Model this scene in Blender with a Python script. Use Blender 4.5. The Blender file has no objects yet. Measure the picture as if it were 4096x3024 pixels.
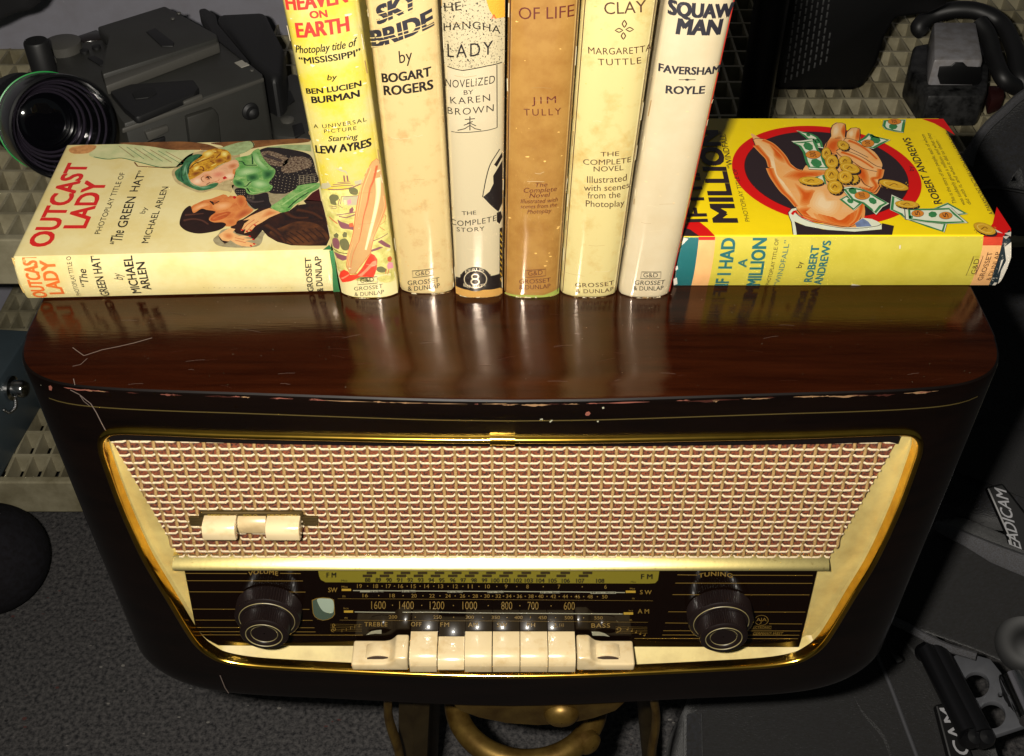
import bpy, bmesh, math, random
from mathutils import Vector, Matrix
from mathutils.geometry import tessellate_polygon
random.seed(7)
SC = bpy.context.scene
COL = SC.collection
# ------------------------------------------------------------------ camera, world, flash
F = 4522.15                      # focal length in photo pixels (photo 4096 x 3024)
CP = Vector((0.0027, -0.5737, 0.4227))
AX = Vector((0.0029, 0.7438, -0.6684)).normalized()
RX = Vector((1.0, -0.0014, 0.0029)); RX = (RX - AX*RX.dot(AX)).normalized()
UX = RX.cross(AX).normalized()
cam = bpy.data.objects.new('camera', bpy.data.cameras.new('camera'))
COL.objects.link(cam)
cam.matrix_world = Matrix(((RX.x, UX.x, -AX.x, CP.x), (RX.y, UX.y, -AX.y, CP.y), (RX.z, UX.z, -AX.z, CP.z), (0, 0, 0, 1)))
cam.data.sensor_width = 36.0; cam.data.lens = F*36/4096
cam.data.clip_start = 0.01; cam.data.clip_end = 50
SC.camera = cam
W = bpy.data.worlds.new('World'); SC.world = W; W.use_nodes = True
W.node_tree.nodes['Background'].inputs[0].default_value = (0.75, 0.85, 0.8, 1)
W.node_tree.nodes['Background'].inputs[1].default_value = 0.036
SC.view_settings.view_transform = 'Standard'; SC.view_settings.look = 'None'
SC.view_settings.exposure = 0.0; SC.view_settings.gamma = 1.0
SC.cycles.use_denoising = True
SC.cycles.max_bounces = 8; SC.cycles.glossy_bounces = 5
SC.cycles.caustics_reflective = True; SC.cycles.blur_glossy = 0.0
SC.cycles.sample_clamp_indirect = 20
def area(name, loc, target, size, power, color, shape='RECTANGLE', size_y=None):
    l = bpy.data.lights.new(name, 'AREA'); l.shape = shape; l.size = size
    if size_y: l.size_y = size_y
    l.energy = power; l.color = color
    o = bpy.data.objects.new(name, l); COL.objects.link(o); o.location = loc
    d = (Vector(target)-Vector(loc)).normalized()
    o.rotation_euler = d.to_track_quat('-Z', 'Y').to_euler()
    return o
area('camera_flash', CP + RX*(-0.060) + UX*0.019 - AX*0.0, CP + AX*0.7 + RX*-0.01, 0.030, 16.4, (1.0, 0.94, 0.84), 'RECTANGLE', 0.016)

# ------------------------------------------------------------------ pixels of the photo -> points on real planes
def ray(px, py): return (AX + RX*((px-2048)/F) - UX*((py-1512)/F))
def RP(px, py, o, n):
    d = ray(px, py); return CP + d*((Vector(o)-CP).dot(n)/d.dot(n))
def Py(px, py, y): return RP(px, py, (0, y, 0), Vector((0, 1, 0)))
def Pz(px, py, z): return RP(px, py, (0, 0, z), Vector((0, 0, 1)))
def Pd(px, py, d): return CP + ray(px, py)*d
def zm(x0, y0, s):
    def f(*pts): return [(x0+p[0]/s, y0+p[1]/s) for p in pts]
    return f
zA = zm(0, 450, 1.5986); zB = zm(1100, 0, 2.238); zC = zm(1100, 600, 2.238); zD = zm(2000, 0, 2.238); zE = zm(2000, 600, 2.238)
zF = zm(2600, 400, 1.496); zO2 = zm(0, 560, 2.504); zO1 = zm(640, 540, 3.197); zM = zm(2900, 460, 2.7975); zH = zm(1280, 640, 2.847)
zR1 = zm(600, 2200, 1.865); zR2 = zm(1700, 2200, 2.238); zR3 = zm(2500, 2200, 1.865); zG = zm(300, 1650, 1.865)
zb1 = zm(0, 0, 1.7215); zb2 = zm(2900, 0, 1.835); zb3 = zm(3000, 1700, 1.248); zst = zm(1400, 2650, 1.5986); zT1 = zm(0, 1100, 2.203); zT2 = zm(3100, 1100, 2.203)
zTc = zm(1500, 1500, 2.238)

# ------------------------------------------------------------------ materials
def lin(h):
    h = h.lstrip('#'); r = []
    for i in (0, 2, 4):
        c = int(h[i:i+2], 16)/255
        r.append(c/12.92 if c <= .04045 else ((c+.055)/1.055)**2.4)
    return r
MATS = {}
def M(name, hexc='808080', rough=.5, metal=0.0, coat=0.0, coat_rough=.1, mottle=0.0, scale=40.0, bump=0.0, bscale=300.0, spec=.5, k=1.0, dark=None, thr=None, trans=0.0, stretch=None, sheen=0.0, cior=1.5):
    if name in MATS: return MATS[name]
    m = bpy.data.materials.new(name); m.use_nodes = True; MATS[name] = m
    nt = m.node_tree; b = nt.nodes['Principled BSDF']
    if metal < .5: k *= .58
    c = [x*k for x in lin(hexc)]+[1]
    b.inputs['Base Color'].default_value = c; b.inputs['Roughness'].default_value = rough
    b.inputs['Metallic'].default_value = metal; b.inputs['Specular IOR Level'].default_value = spec
    b.inputs['Coat Weight'].default_value = coat; b.inputs['Coat Roughness'].default_value = coat_rough; b.inputs['Coat IOR'].default_value = cior
    b.inputs['Transmission Weight'].default_value = trans; b.inputs['Sheen Weight'].default_value = sheen
    tc = nt.nodes.new('ShaderNodeTexCoord'); vec = tc.outputs['Object']
    if stretch:
        mp = nt.nodes.new('ShaderNodeMapping'); mp.inputs['Scale'].default_value = stretch
        nt.links.new(vec, mp.inputs['Vector']); vec = mp.outputs['Vector']
    if mottle:
        n = nt.nodes.new('ShaderNodeTexNoise'); n.inputs['Scale'].default_value = scale; n.inputs['Detail'].default_value = 6; n.inputs['Roughness'].default_value = .65
        nt.links.new(vec, n.inputs['Vector'])
        r = nt.nodes.new('ShaderNodeValToRGB'); d = [x*k for x in lin(dark)]+[1] if dark else [c[0]*(1-mottle), c[1]*(1-mottle*1.15), c[2]*(1-mottle*1.35), 1]
        t0, t1 = thr or (.34, .6)
        r.color_ramp.elements[0].position = t0; r.color_ramp.elements[1].position = t1
        r.color_ramp.elements[0].color = d; r.color_ramp.elements[1].color = c
        nt.links.new(n.outputs['Fac'], r.inputs['Fac']); nt.links.new(r.outputs['Color'], b.inputs['Base Color'])
    if bump:
        n2 = nt.nodes.new('ShaderNodeTexNoise'); n2.inputs['Scale'].default_value = bscale; n2.inputs['Detail'].default_value = 4
        nt.links.new(vec, n2.inputs['Vector'])
        bp = nt.nodes.new('ShaderNodeBump'); bp.inputs['Strength'].default_value = bump; bp.inputs['Distance'].default_value = .001
        nt.links.new(n2.outputs['Fac'], bp.inputs['Height']); nt.links.new(bp.outputs['Normal'], b.inputs['Normal'])
        if coat: nt.links.new(bp.outputs['Normal'], b.inputs['Coat Normal'])
    return m
def node(m): return m.node_tree, m.node_tree.nodes['Principled BSDF']

# ------------------------------------------------------------------ mesh builder
def catmull(pts, closed=True, n=6):
    P = [Vector(p) for p in pts]; N = len(P); out = []
    for i in range(N if closed else N-1):
        p0 = P[(i-1) % N] if closed or i > 0 else P[i]
        p1 = P[i]; p2 = P[(i+1) % N]
        p3 = P[(i+2) % N] if closed or i+2 < N else P[i+1]
        for j in range(n):
            t = j/n
            out.append(.5*((2*p1)+(p2-p0)*t+(2*p0-5*p1+4*p2-p3)*t*t+(3*p1-p0-3*p2+p3)*t**3))
    if not closed: out.append(P[-1])
    return out
class MB:
    def __init__(s): s.v = []; s.f = []; s.mi = []; s.mats = []
    def m(s, mat):
        if mat not in s.mats: s.mats.append(mat)
        return s.mats.index(mat)
    def add(s, verts, faces, mat):
        o = len(s.v); s.v += [tuple(v) for v in verts]; k = s.m(mat)
        for f in faces: s.f.append([i+o for i in f]); s.mi.append(k)
    def bm(s, bm_, mat):
        bm_.verts.index_update()
        s.add([v.co.copy() for v in bm_.verts], [[v.index for v in f.verts] for f in bm_.faces], mat); bm_.free()
    def box(s, c, size, mat, bevel=0, rot=None, seg=2):
        b = bmesh.new(); bmesh.ops.create_cube(b, size=1)
        for v in b.verts: v.co = Vector((v.co.x*size[0], v.co.y*size[1], v.co.z*size[2]))
        if bevel: bmesh.ops.bevel(b, geom=b.edges[:], offset=bevel, segments=seg, affect='EDGES', profile=.5)
        R = rot or Matrix.Identity(3)
        for v in b.verts: v.co = R @ v.co + Vector(c)
        s.bm(b, mat)
    def prism(s, poly, vec, mat, holes=(), bevel=0, seg=2):
        """closed outline (3D points, planar) swept along vec"""
        vec = Vector(vec); loops = [[Vector(p) for p in poly]]+[[Vector(p) for p in h] for h in holes]
        b = bmesh.new(); allv = []; top = []
        for L in loops:
            a = [b.verts.new(p) for p in L]; c = [b.verts.new(p+vec) for p in L]
            for i in range(len(L)):
                j = (i+1) % len(L); b.faces.new((a[i], a[j], c[j], c[i]))
            allv += a; top += c
        if len(loops) == 1:
            b.faces.new(allv); b.faces.new(top)
        else:
            for tri in tessellate_polygon(loops):
                b.faces.new([allv[i] for i in tri]); b.faces.new([top[i] for i in tri])
        bmesh.ops.recalc_face_normals(b, faces=b.faces[:])
        if bevel:
            es = [e for e in b.edges if len(e.link_faces) == 2 and e.calc_face_angle(0) > .35]
            bmesh.ops.bevel(b, geom=es, offset=bevel, segments=seg, affect='EDGES', profile=.5, clamp_overlap=True)
        s.bm(b, mat)
    def tube(s, path, r, mat, n=8, closed=False, flat=None, cap=True):
        P = [Vector(p) for p in path]; N = len(P); rings = []; up = None
        for i in range(N):
            if closed: t = (P[(i+1) % N]-P[i-1]).normalized()
            else: t = (P[min(i+1, N-1)]-P[max(i-1, 0)]).normalized()
            if up is None:
                up = Vector((0, 0, 1)) if abs(t.z) < .9 else Vector((0, 1, 0))
            a = up - t*up.dot(t); a = a.normalized() if a.length > 1e-6 else t.orthogonal().normalized(); up = a
            c = t.cross(a); rr = r[i] if isinstance(r, (list, tuple)) else r
            fl = flat or 1
            rings.append([P[i]+a*(rr*math.cos(2*math.pi*k/n))+c*(rr*fl*math.sin(2*math.pi*k/n)) for k in range(n)])
        V = [v for R in rings for v in R]; Fc = []
        for i in range(N if closed else N-1):
            for k in range(n):
                Fc.append((i*n+k, i*n+(k+1) % n, ((i+1) % N)*n+(k+1) % n, ((i+1) % N)*n+k))
        if cap and not closed: Fc += [tuple(range(n))[::-1], tuple((N-1)*n+k for k in range(n))]
        s.add(V, Fc, mat)
    def lathe(s, o, axis, prof, mat, n=48, ribs=None):
        """prof: (radius, distance along axis); open ends with radius 0 are closed"""
        ax = Vector(axis).normalized(); a = ax.orthogonal().normalized(); c = ax.cross(a); V = []; Fc = []; o = Vector(o)
        for i, (r, h) in enumerate(prof):
            for k in range(n):
                th = 2*math.pi*k/n; rr = r
                if ribs and i in ribs and k % 2: rr = r-ribs[i]
                V.append(o+ax*h+(a*math.cos(th)+c*math.sin(th))*rr)
        for i in range(len(prof)-1):
            for k in range(n):
                Fc.append((i*n+k, i*n+(k+1) % n, (i+1)*n+(k+1) % n, (i+1)*n+k))
        s.add(V, Fc, mat)
    def build(s, name, parent=None, smooth=40, tag=None):
        me = bpy.data.meshes.new(name); me.from_pydata(s.v, [], s.f)
        for m in s.mats: me.materials.append(m)
        me.polygons.foreach_set('material_index', s.mi); me.update()
        b = bmesh.new(); b.from_mesh(me)
        bmesh.ops.recalc_face_normals(b, faces=[f for f in b.faces if len(f.edges) and all(len(e.link_faces) == 2 for e in f.edges)])
        for f in b.faces: f.smooth = smooth > 0
        b.to_mesh(me); b.free()
        if smooth: me.set_sharp_from_angle(angle=math.radians(smooth))
        o = bpy.data.objects.new(name, me); COL.objects.link(o)
        if parent:
            o.parent = parent; o.matrix_parent_inverse = PINV[parent.name]
        return o
PINV = {}
def thing(name, label, cat, loc, group=None):
    o = bpy.data.objects.new(name, None); COL.objects.link(o); o.location = loc; o.empty_display_size = .02
    PINV[o.name] = Matrix.Translation(-Vector(loc))
    o['label'] = label; o['category'] = cat
    if group: o['group'] = group
    return o
def tag(o, label, cat, group=None):
    o['label'] = label; o['category'] = cat
    if group: o['group'] = group
    return o
def sub(o, parent):              # make o a child of a mesh part that carries no transform of its own
    o.parent = parent
    o.matrix_parent_inverse = Matrix.Identity(4) if parent.parent is None else (parent.parent.matrix_basis @ parent.matrix_parent_inverse).inverted()
    return o
# ------------------------------------------------------------------ printed surfaces (covers, spines, dial): uv <-> 3D
class Flat:
    step = None
    def __init__(s, o, u, v, n): s.o = Vector(o); s.u = Vector(u).normalized(); s.v = Vector(v).normalized(); s.n = Vector(n).normalized()
    def px(s, p):
        P = RP(p[0], p[1], s.o, s.n)-s.o; return Vector((P.dot(s.u), P.dot(s.v)))
    def to3(s, q, l): return s.o+s.u*q[0]+s.v*q[1]+s.n*l
LIFT = 0.00005
def poly(mb, S, pts, mat, layer=1, smooth=False, raw=False):
    q = [Vector((p[0], p[1])) for p in pts] if raw else [S.px(p) for p in pts]
    if smooth: q = catmull(q, True, 5)
    b = bmesh.new(); vs = [b.verts.new((p.x, p.y, 0)) for p in q]
    for t in tessellate_polygon([[Vector((p.x, p.y, 0)) for p in q]]):
        try: b.faces.new([vs[i] for i in t])
        except ValueError: pass
    _emit(mb, S, b, mat, layer)
def _emit(mb, S, b, mat, layer):
    if S.step:
        k, st = S.step; xs = [v.co[k] for v in b.verts]
        if xs:
            n = Vector((0, 0, 0)); n[k] = 1; a = math.ceil(min(xs)/st)
            while a*st < max(xs):
                c = Vector((0, 0, 0)); c[k] = a*st
                bmesh.ops.bisect_plane(b, geom=b.verts[:]+b.edges[:]+b.faces[:], plane_co=c, plane_no=n); a += 1
    bmesh.ops.triangulate(b, faces=[f for f in b.faces if len(f.verts) > 4])
    for v in b.verts: v.co = S.to3((v.co.x, v.co.y), LIFT*layer)
    mb.bm(b, mat)
def stroke(mb, S, pts, w, mat, layer=2, smooth=False, raw=False, closed=False):
    q = [Vector((p[0], p[1])) for p in pts] if raw else [S.px(p) for p in pts]
    if smooth: q = catmull(q, closed, 5)
    n = len(q); L = []; R = []
    for i in range(n):
        a = q[i-1] if (i > 0 or closed) else q[i]; c = q[(i+1) % n] if (i < n-1 or closed) else q[i]
        t = (c-a); t = t.normalized() if t.length > 1e-9 else Vector((1, 0)); nn = Vector((-t.y, t.x))
        ww = w*.5 if not isinstance(w, (list, tuple)) else .5*(w[0]+(w[1]-w[0])*i/max(1, n-1))
        L.append(q[i]+nn*ww); R.append(q[i]-nn*ww)
    b = bmesh.new(); l = [b.verts.new((p.x, p.y, 0)) for p in L]; r = [b.verts.new((p.x, p.y, 0)) for p in R]
    for i in range(n if closed else n-1):
        j = (i+1) % n
        try: b.faces.new((l[i], l[j], r[j], r[i]))
        except ValueError: pass
    _emit(mb, S, b, mat, layer)
def ellipse(mb, S, c, rx, ry, ang, mat, layer=2, n=28):
    a = math.radians(ang)
    poly(mb, S, [(c[0]+rx*math.cos(t)*math.cos(a)-ry*math.sin(t)*math.sin(a), c[1]+rx*math.cos(t)*math.sin(a)+ry*math.sin(t)*math.cos(a)) for t in [2*math.pi*i/n for i in range(n)]], mat, layer)
GLY = {}
def glyphs(s, weight, spacing):
    k = (s, weight, spacing)
    if k in GLY: return GLY[k]
    c = bpy.data.curves.new('lettering', 'FONT'); c.body = s; c.offset = weight; c.space_character = spacing; c.resolution_u = 3
    o = bpy.data.objects.new('lettering', c); COL.objects.link(o)
    me = o.evaluated_get(bpy.context.evaluated_depsgraph_get()).to_mesh()
    V = [v.co.copy() for v in me.vertices]; Fc = [tuple(p.vertices) for p in me.polygons]
    o.to_mesh_clear(); bpy.data.objects.remove(o); bpy.data.curves.remove(c)
    GLY[k] = (V, Fc); return GLY[k]
CAPH = .682
def text(mb, S, s, p0, p1, pt, mat, layer=2, w=0.0, it=0.0, bend=0.0, sp=1.0, raw=False):
    """lettering whose baseline runs p0->p1 and whose capitals reach pt above p0"""
    V, Fc = glyphs(s, min(w, 0.0), sp)
    a, c, d = [Vector(p[:2]) for p in (p0, p1, pt)] if raw else [S.px(p) for p in (p0, p1, pt)]
    x0 = min(v.x for v in V); x1 = max(v.x for v in V)
    up = d-a; along = (c-a).normalized(); e = w*up.length/CAPH; un = up.normalized()
    offs = [(0, 0)] if w <= 0 else [(e, e*.6), (-e, e*.6), (e, -e*.6), (-e, -e*.6)]+([(0, 0)] if w > .02 else [])
    for k, (ex, ey) in enumerate(offs):          # heavier letters: the outline struck several times, a hair apart
        b = bmesh.new(); vs = []
        for v in V:
            t = (v.x-x0)/(x1-x0); h = v.y/CAPH
            q = a+(c-a)*t+up*(h+bend*(1-(2*t-1)**2))+along*(it*h*up.length+ex)+un*ey
            vs.append(b.verts.new((q.x, q.y, 0)))
        for f in Fc:
            try: b.faces.new([vs[i] for i in f])
            except ValueError: pass
        _emit(mb, S, b, mat, layer+.12*k)
# ------------------------------------------------------------------ shared materials
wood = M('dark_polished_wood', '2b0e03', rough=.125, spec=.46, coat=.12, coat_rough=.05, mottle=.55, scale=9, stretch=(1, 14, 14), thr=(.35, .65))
nt, b = node(wood); b.inputs['Specular Tint'].default_value = (1, .74, .52, 1)    # fine rubbed scratches in the lacquer
b.inputs['Anisotropic'].default_value = .9; tg = nt.nodes.new('ShaderNodeCombineXYZ'); tg.inputs[1].default_value = 1; nt.links.new(tg.outputs[0], b.inputs['Tangent'])
tc = nt.nodes.new('ShaderNodeTexCoord'); mp = nt.nodes.new('ShaderNodeMapping'); mp.inputs['Scale'].default_value = (60, 900, 900); mp.inputs['Rotation'].default_value = (0, 0, .05)
nz = nt.nodes.new('ShaderNodeTexNoise'); nz.inputs['Scale'].default_value = 1; nz.inputs['Detail'].default_value = 5
n3 = nt.nodes.new('ShaderNodeTexNoise'); n3.inputs['Scale'].default_value = 28; n3.inputs['Detail'].default_value = 3
mx = nt.nodes.new('ShaderNodeMath'); mx.operation = 'MULTIPLY_ADD'; mx.inputs[1].default_value = 2.2
bp = nt.nodes.new('ShaderNodeBump'); bp.inputs['Strength'].default_value = .11; bp.inputs['Distance'].default_value = .0006
nt.links.new(tc.outputs['Object'], mp.inputs['Vector']); nt.links.new(mp.outputs['Vector'], nz.inputs['Vector']); nt.links.new(tc.outputs['Object'], n3.inputs['Vector'])
nt.links.new(n3.outputs['Fac'], mx.inputs[0]); nt.links.new(nz.outputs['Fac'], mx.inputs[2]); nt.links.new(mx.outputs[0], bp.inputs['Height'])
nt.links.new(bp.outputs['Normal'], b.inputs['Normal']); nt.links.new(bp.outputs['Normal'], b.inputs['Coat Normal'])
wood_shaded = M('dark_polished_wood_shaded', '0b0402', rough=.4, spec=.15, coat=.6, coat_rough=.08, mottle=.6, scale=7, stretch=(1, 10, 10), bump=.03, bscale=120)  # same wood as the top, colour darkened where the flash reflection misses
chip = M('bare_wood_chip', '8a6844', rough=.8); chipr = M('pink_wood_chip', '7a4030', rough=.8); redwear = M('worn_red_stain', '38140a', rough=.5)
crack = M('lacquer_crack', '6a5c54', rough=.6); pin = M('faded_gold_pinstripe', '4a3e1a', rough=.5)
brass = M('polished_brass', 'f4c450', rough=.16, metal=1, bump=.04, bscale=40, mottle=.25, scale=70)
brassp = M('pale_brass', 'f2de92', rough=.27, metal=1, mottle=.35, scale=420, thr=(.30, .40), bump=.03, bscale=200)
brassd = M('dark_bronze', '5a4a2c', rough=.4, metal=.8)
cream = M('cream_plastic_panel', 'e8d184', rough=.45, mottle=.3, scale=35, k=.82)
ivory = M('ivory_plastic', 'f6deae', rough=.2, coat=.4, coat_rough=.06, mottle=.28, scale=75, k=.85, dark='dcbc84', thr=(.24, .5))
ivoryd = M('ivory_plastic_aged', 'e2c896', rough=.3, mottle=.3, scale=60, k=.8)
bake = M('brown_bakelite', '191110', rough=.33, spec=.4, coat=.1, coat_rough=.1)
bakeg = M('bakelite_groove_paint', '8f8358', rough=.5)
dialb = M('dial_glass_black', '100805', rough=.05, spec=.13)
gold = M('dial_gold_print', '9a7a34', rough=.4, k=.66); goldb = M('dial_gold_bright', 'c9a338', rough=.4, k=.8)
olive = M('dial_olive_band', '9c8f2e', rough=.3, k=.62); dwhite = M('dial_pale_print', '9c9a84', rough=.4)
ink = M('black_print', '120c0c', rough=.4)
eyeg = M('tuning_eye_glass', '4a5a4c', rough=.1, coat=1, coat_rough=.02); eyel = M('tuning_eye_phosphor', 'a8b8a4', rough=.3, coat=1, coat_rough=.03)
cordw = M('pale_cord', 'ffe9c0', rough=.8, mottle=.35, scale=900, thr=(.35, .6), bump=.4, bscale=900, k=.78)
cordt = M('tan_cord', 'c09a5c', rough=.8, mottle=.35, scale=900, thr=(.35, .6), bump=.4, bscale=900, k=.85)
cloth = M('maroon_backing_cloth', '96481e', rough=.9, mottle=.75, scale=900, thr=(.40, .60), dark='2a0c05')
black = M('black_plastic', '0c0c0d', rough=.45)

# ------------------------------------------------------------------ the radio
radio = thing('tabletop_radio', 'dark brown valve radio with woven grille, brass trim and ivory push buttons', 'radio', (0, 0, -.301))
HALF = [(0, -.1222), (.04, -.1215), (.0766, -.1200), (.146, -.1165), (.19, -.1145), (.222, -.1124), (.246, -.1093), (.262, -.1040), (.2735, -.0955), (.2800, -.0845), (.2832, -.070), (.2845, -.05), (.2845, .06), (.2845, .098), (.281, .108), (.272, .115), (.262, .118), (.2, .1185), (0, .119)]
hp = catmull([(p[0], p[1], 0) for p in HALF], False, 5)
XO = .004
PLAN = [(XO+p.x, p.y) for p in hp] + [(XO-p.x, p.y) for p in hp[-2:0:-1]]
def front(x):
    x = abs(x-XO)
    for i in range(len(hp)-1):
        if hp[i].x <= x <= hp[i+1].x and hp[i].y < -.04:
            t = (x-hp[i].x)/max(1e-9, hp[i+1].x-hp[i].x); return hp[i].y+(hp[i+1].y-hp[i].y)*t
    return -.06
def Pf(px, py, off=0):
    y = -.12
    for _ in range(6): P = Py(px, py, y); y = front(P.x)+off
    return P
HB = .303; RB = .030
def halfw(z):
    w = .2845-.006*(-z/HB)
    d = z+HB
    if d < RB: w -= RB-math.sqrt(max(0, RB*RB-(RB-d)**2))
    return w
cab = bmesh.new(); rings = []
levels = [(0, .0030), (-.0004, .0014), (-.0012, .0004), (-.003, 0)] + [(-.012-.02*i, 0) for i in range(12)] + [(-HB+RB*(1-math.cos(math.pi/2*(1-i/12))), 0) for i in range(0, 12)] + [(-HB+.0001, .004)]
levels = sorted(set(levels), key=lambda t: -t[0])
for z, ins in levels:
    k = halfw(z)/.2845; ring = []
    for x, y in PLAN:
        dx = (x-XO)*k; f = 1-ins/.28
        ring.append(cab.verts.new((XO+dx*f, (y-.0)*(1-ins/.12), z)))
    rings.append(ring)
n = len(PLAN)
for a, c in zip(rings, rings[1:]):
    for i in range(n): cab.faces.new((a[i], a[(i+1) % n], c[(i+1) % n], c[i]))
cab.faces.new(rings[0]); cab.faces.new(rings[-1])
bmesh.ops.recalc_face_normals(cab, faces=cab.faces[:])
# bezel outline on the front (half, then mirrored), measured from the photo
BH = [(0, -0.0268), (0.08, -0.028), (0.154, -0.0295), (0.2, -0.0293), (0.225, -0.0303), (0.2355, -0.036), (0.2405, -0.047), (0.2413, -0.065), (0.2405, -0.103), (0.2365, -0.15), (0.2295, -0.188), (0.2235, -0.222), (0.219, -0.24), (0.212, -0.2515), (0.202, -0.259), (0.18, -0.2635), (0.14, -0.265), (0.07, -0.2655), (0, -0.2655)]
bhp = catmull([(p[0], p[1], 0) for p in BH], False, 5)
BZ = [(XO+p.x, p.y) for p in bhp] + [(XO-p.x, p.y) for p in bhp[-2:0:-1]]
def inset(t):                    # outline moved inwards by t
    N = len(BZ); out = []
    for i in range(N):
        a = Vector(BZ[i-1]); c = Vector(BZ[(i+1) % N]); d = (c-a).normalized(); nn = Vector((d.y, -d.x))
        if nn.dot(Vector((XO, -.15))-Vector(BZ[i])) < 0: nn = -nn
        out.append(Vector(BZ[i])+nn*t)
    return out
cut = bmesh.new(); c0 = inset(.004)
A = [cut.verts.new((p.x, -.2, p.y)) for p in c0]; B_ = [cut.verts.new((p.x, -.0950, p.y)) for p in c0]
for i in range(len(A)): cut.faces.new((A[i], A[(i+1) % len(A)], B_[(i+1) % len(A)], B_[i]))
cut.faces.new(A); cut.faces.new(B_); bmesh.ops.recalc_face_normals(cut, faces=cut.faces[:])
def tmp(bm_, nm):
    me = bpy.data.meshes.new(nm); bm_.to_mesh(me); bm_.free(); o = bpy.data.objects.new(nm, me); COL.objects.link(o); return o
oc, ok = tmp(cab, 'cabinet_blank'), tmp(cut, 'opening')
md = oc.modifiers.new('opening', 'BOOLEAN'); md.operation = 'DIFFERENCE'; md.solver = 'EXACT'; md.object = ok
ev = oc.evaluated_get(bpy.context.evaluated_depsgraph_get()); me = ev.to_mesh()
cb = MB(); V = [v.co.copy() for v in me.vertices]
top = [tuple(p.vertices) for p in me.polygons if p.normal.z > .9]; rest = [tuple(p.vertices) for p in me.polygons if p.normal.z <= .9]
cb.add(V, top, wood); cb.add(V, rest, wood_shaded)
ev.to_mesh_clear(); bpy.data.objects.remove(oc); bpy.data.objects.remove(ok)
# wear: chips along the front edge, cracks, pinstripe, nicks (thin flakes on the lacquer)
TOPS = Flat((0, 0, 0), (1, 0, 0), (0, 1, 0), (0, 0, 1))
class FrontS:
    step = (0, .006)
    def px(s, p): P = Pf(p[0], p[1]); return Vector((P.x, P.z))
    def to3(s, q, l): return Vector((q[0], front(q[0])-l*1.5-.00003, q[1]))
FS = FrontS()
stroke(cb, FS, [(x, -.0150) for x in [XO-.262+.012*i for i in range(45)]], .0008, pin, 2, raw=True)
def edge_chip(x, L, hz, mat):
    pts = []
    z0 = -.0021-random.uniform(0, .0007); n = 9; h = min(hz, .0028)*.55
    for i in range(n): t = i/(n-1); pts.append((x+L*t, z0-h*(.15+random.random())*math.sin(math.pi*(.06+.88*t))))
    for i in range(n): t = 1-i/(n-1); pts.append((x+L*t, z0+.0007*random.random()*math.sin(math.pi*t)))
    poly(cb, FS, pts, mat, 3, raw=True)
for x, L, hz, mat in ((-.245, .02, .003, chipr), (-.232, .012, .0015, chip), (-.19, .01, .002, chipr), (-.165, .02, .0012, redwear), (-.145, .005, .002, chip), (-.128, .012, .0015, chipr), (-.10, .03, .001, chip), (-.06, .04, .001, chip),
                      (-.012, .02, .001, chip), (.012, .014, .005, chip), (.05, .03, .001, chipr), (.10, .03, .0035, redwear), (.115, .004, .003, chip), (.136, .012, .001, chip), (.16, .016, .0015, chip), (.18, .022, .002, chip), (.205, .012, .0025, redwear), (.222, .02, .002, chip)):
    edge_chip(x, L, hz, mat)
for i in range(36): edge_chip(random.uniform(-.255, .25), random.uniform(.001, .012), random.uniform(.0004, .0016), random.choice([chip, redwear, redwear, chipr]))
poly(cb, FS, zTc((1880, 350), (1890, 330), (1915, 323), (1930, 340), (1915, 360), (1890, 362)), chipr, 3)
poly(cb, FS, zT1((430, 975), (450, 970), (462, 990), (455, 1015), (435, 1010)), chipr, 4)
for q in (((1475, 392), (1500, 385), (1505, 398), (1480, 402)), ((2032, 285), (2050, 282), (2052, 298), (2035, 300)), ((1560, 415), (1585, 395), (1590, 405), (1568, 425)), ((1985, 408), (2003, 405), (2000, 420), (1990, 420))): poly(cb, FS, zTc(*q), dwhite, 3)
stroke(cb, FS, zT1((620, 1010), (700, 1050), (760, 1100), (800, 1130), (850, 1210), (900, 1310), (935, 1375)), .0006, crack, 3)
stroke(cb, FS, zT1((700, 1050), (740, 1110), (790, 1150)), .0004, crack, 3)
stroke(cb, TOPS, zT1((740, 712), (900, 660), (1050, 630), (1180, 600), (1340, 555)), .0005, crack, 2)
stroke(cb, TOPS, zT1((740, 712), (680, 670), (640, 640)), .0004, crack, 2)
stroke(cb, TOPS, zT1((640, 805), (710, 790), (770, 735)), .0003, crack, 2)
stroke(cb, TOPS, zT1((648, 915), (660, 970)), .0004, crack, 2)
stroke(cb, FS, [(880, 2700), (900, 2750), (915, 2772)], .0007, crack, 2)
for i in range(90):             # dust specks and short rub marks on the top
    x = random.uniform(-.26, .265); y = random.uniform(-.112, -.03); r = random.uniform(.0001, .00022)
    poly(cb, TOPS, [(x-r, y), (x, y-r), (x+r, y), (x, y+r)], dwhite, 2, raw=True)
for i in range(55):
    x = random.uniform(-.25, .25); y = random.uniform(-.112, -.04); a = random.uniform(-.35, .35); L = random.uniform(.002, .012)
    stroke(cb, TOPS, [(x, y), (x+L*.5*math.cos(a), y+L*.5*math.sin(a)+.0003), (x+L*math.cos(a), y+L*math.sin(a))], .00011, redwear if i % 3 else crack, 2, raw=True)
cabinet = cb.build('cabinet', radio, smooth=32)
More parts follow.
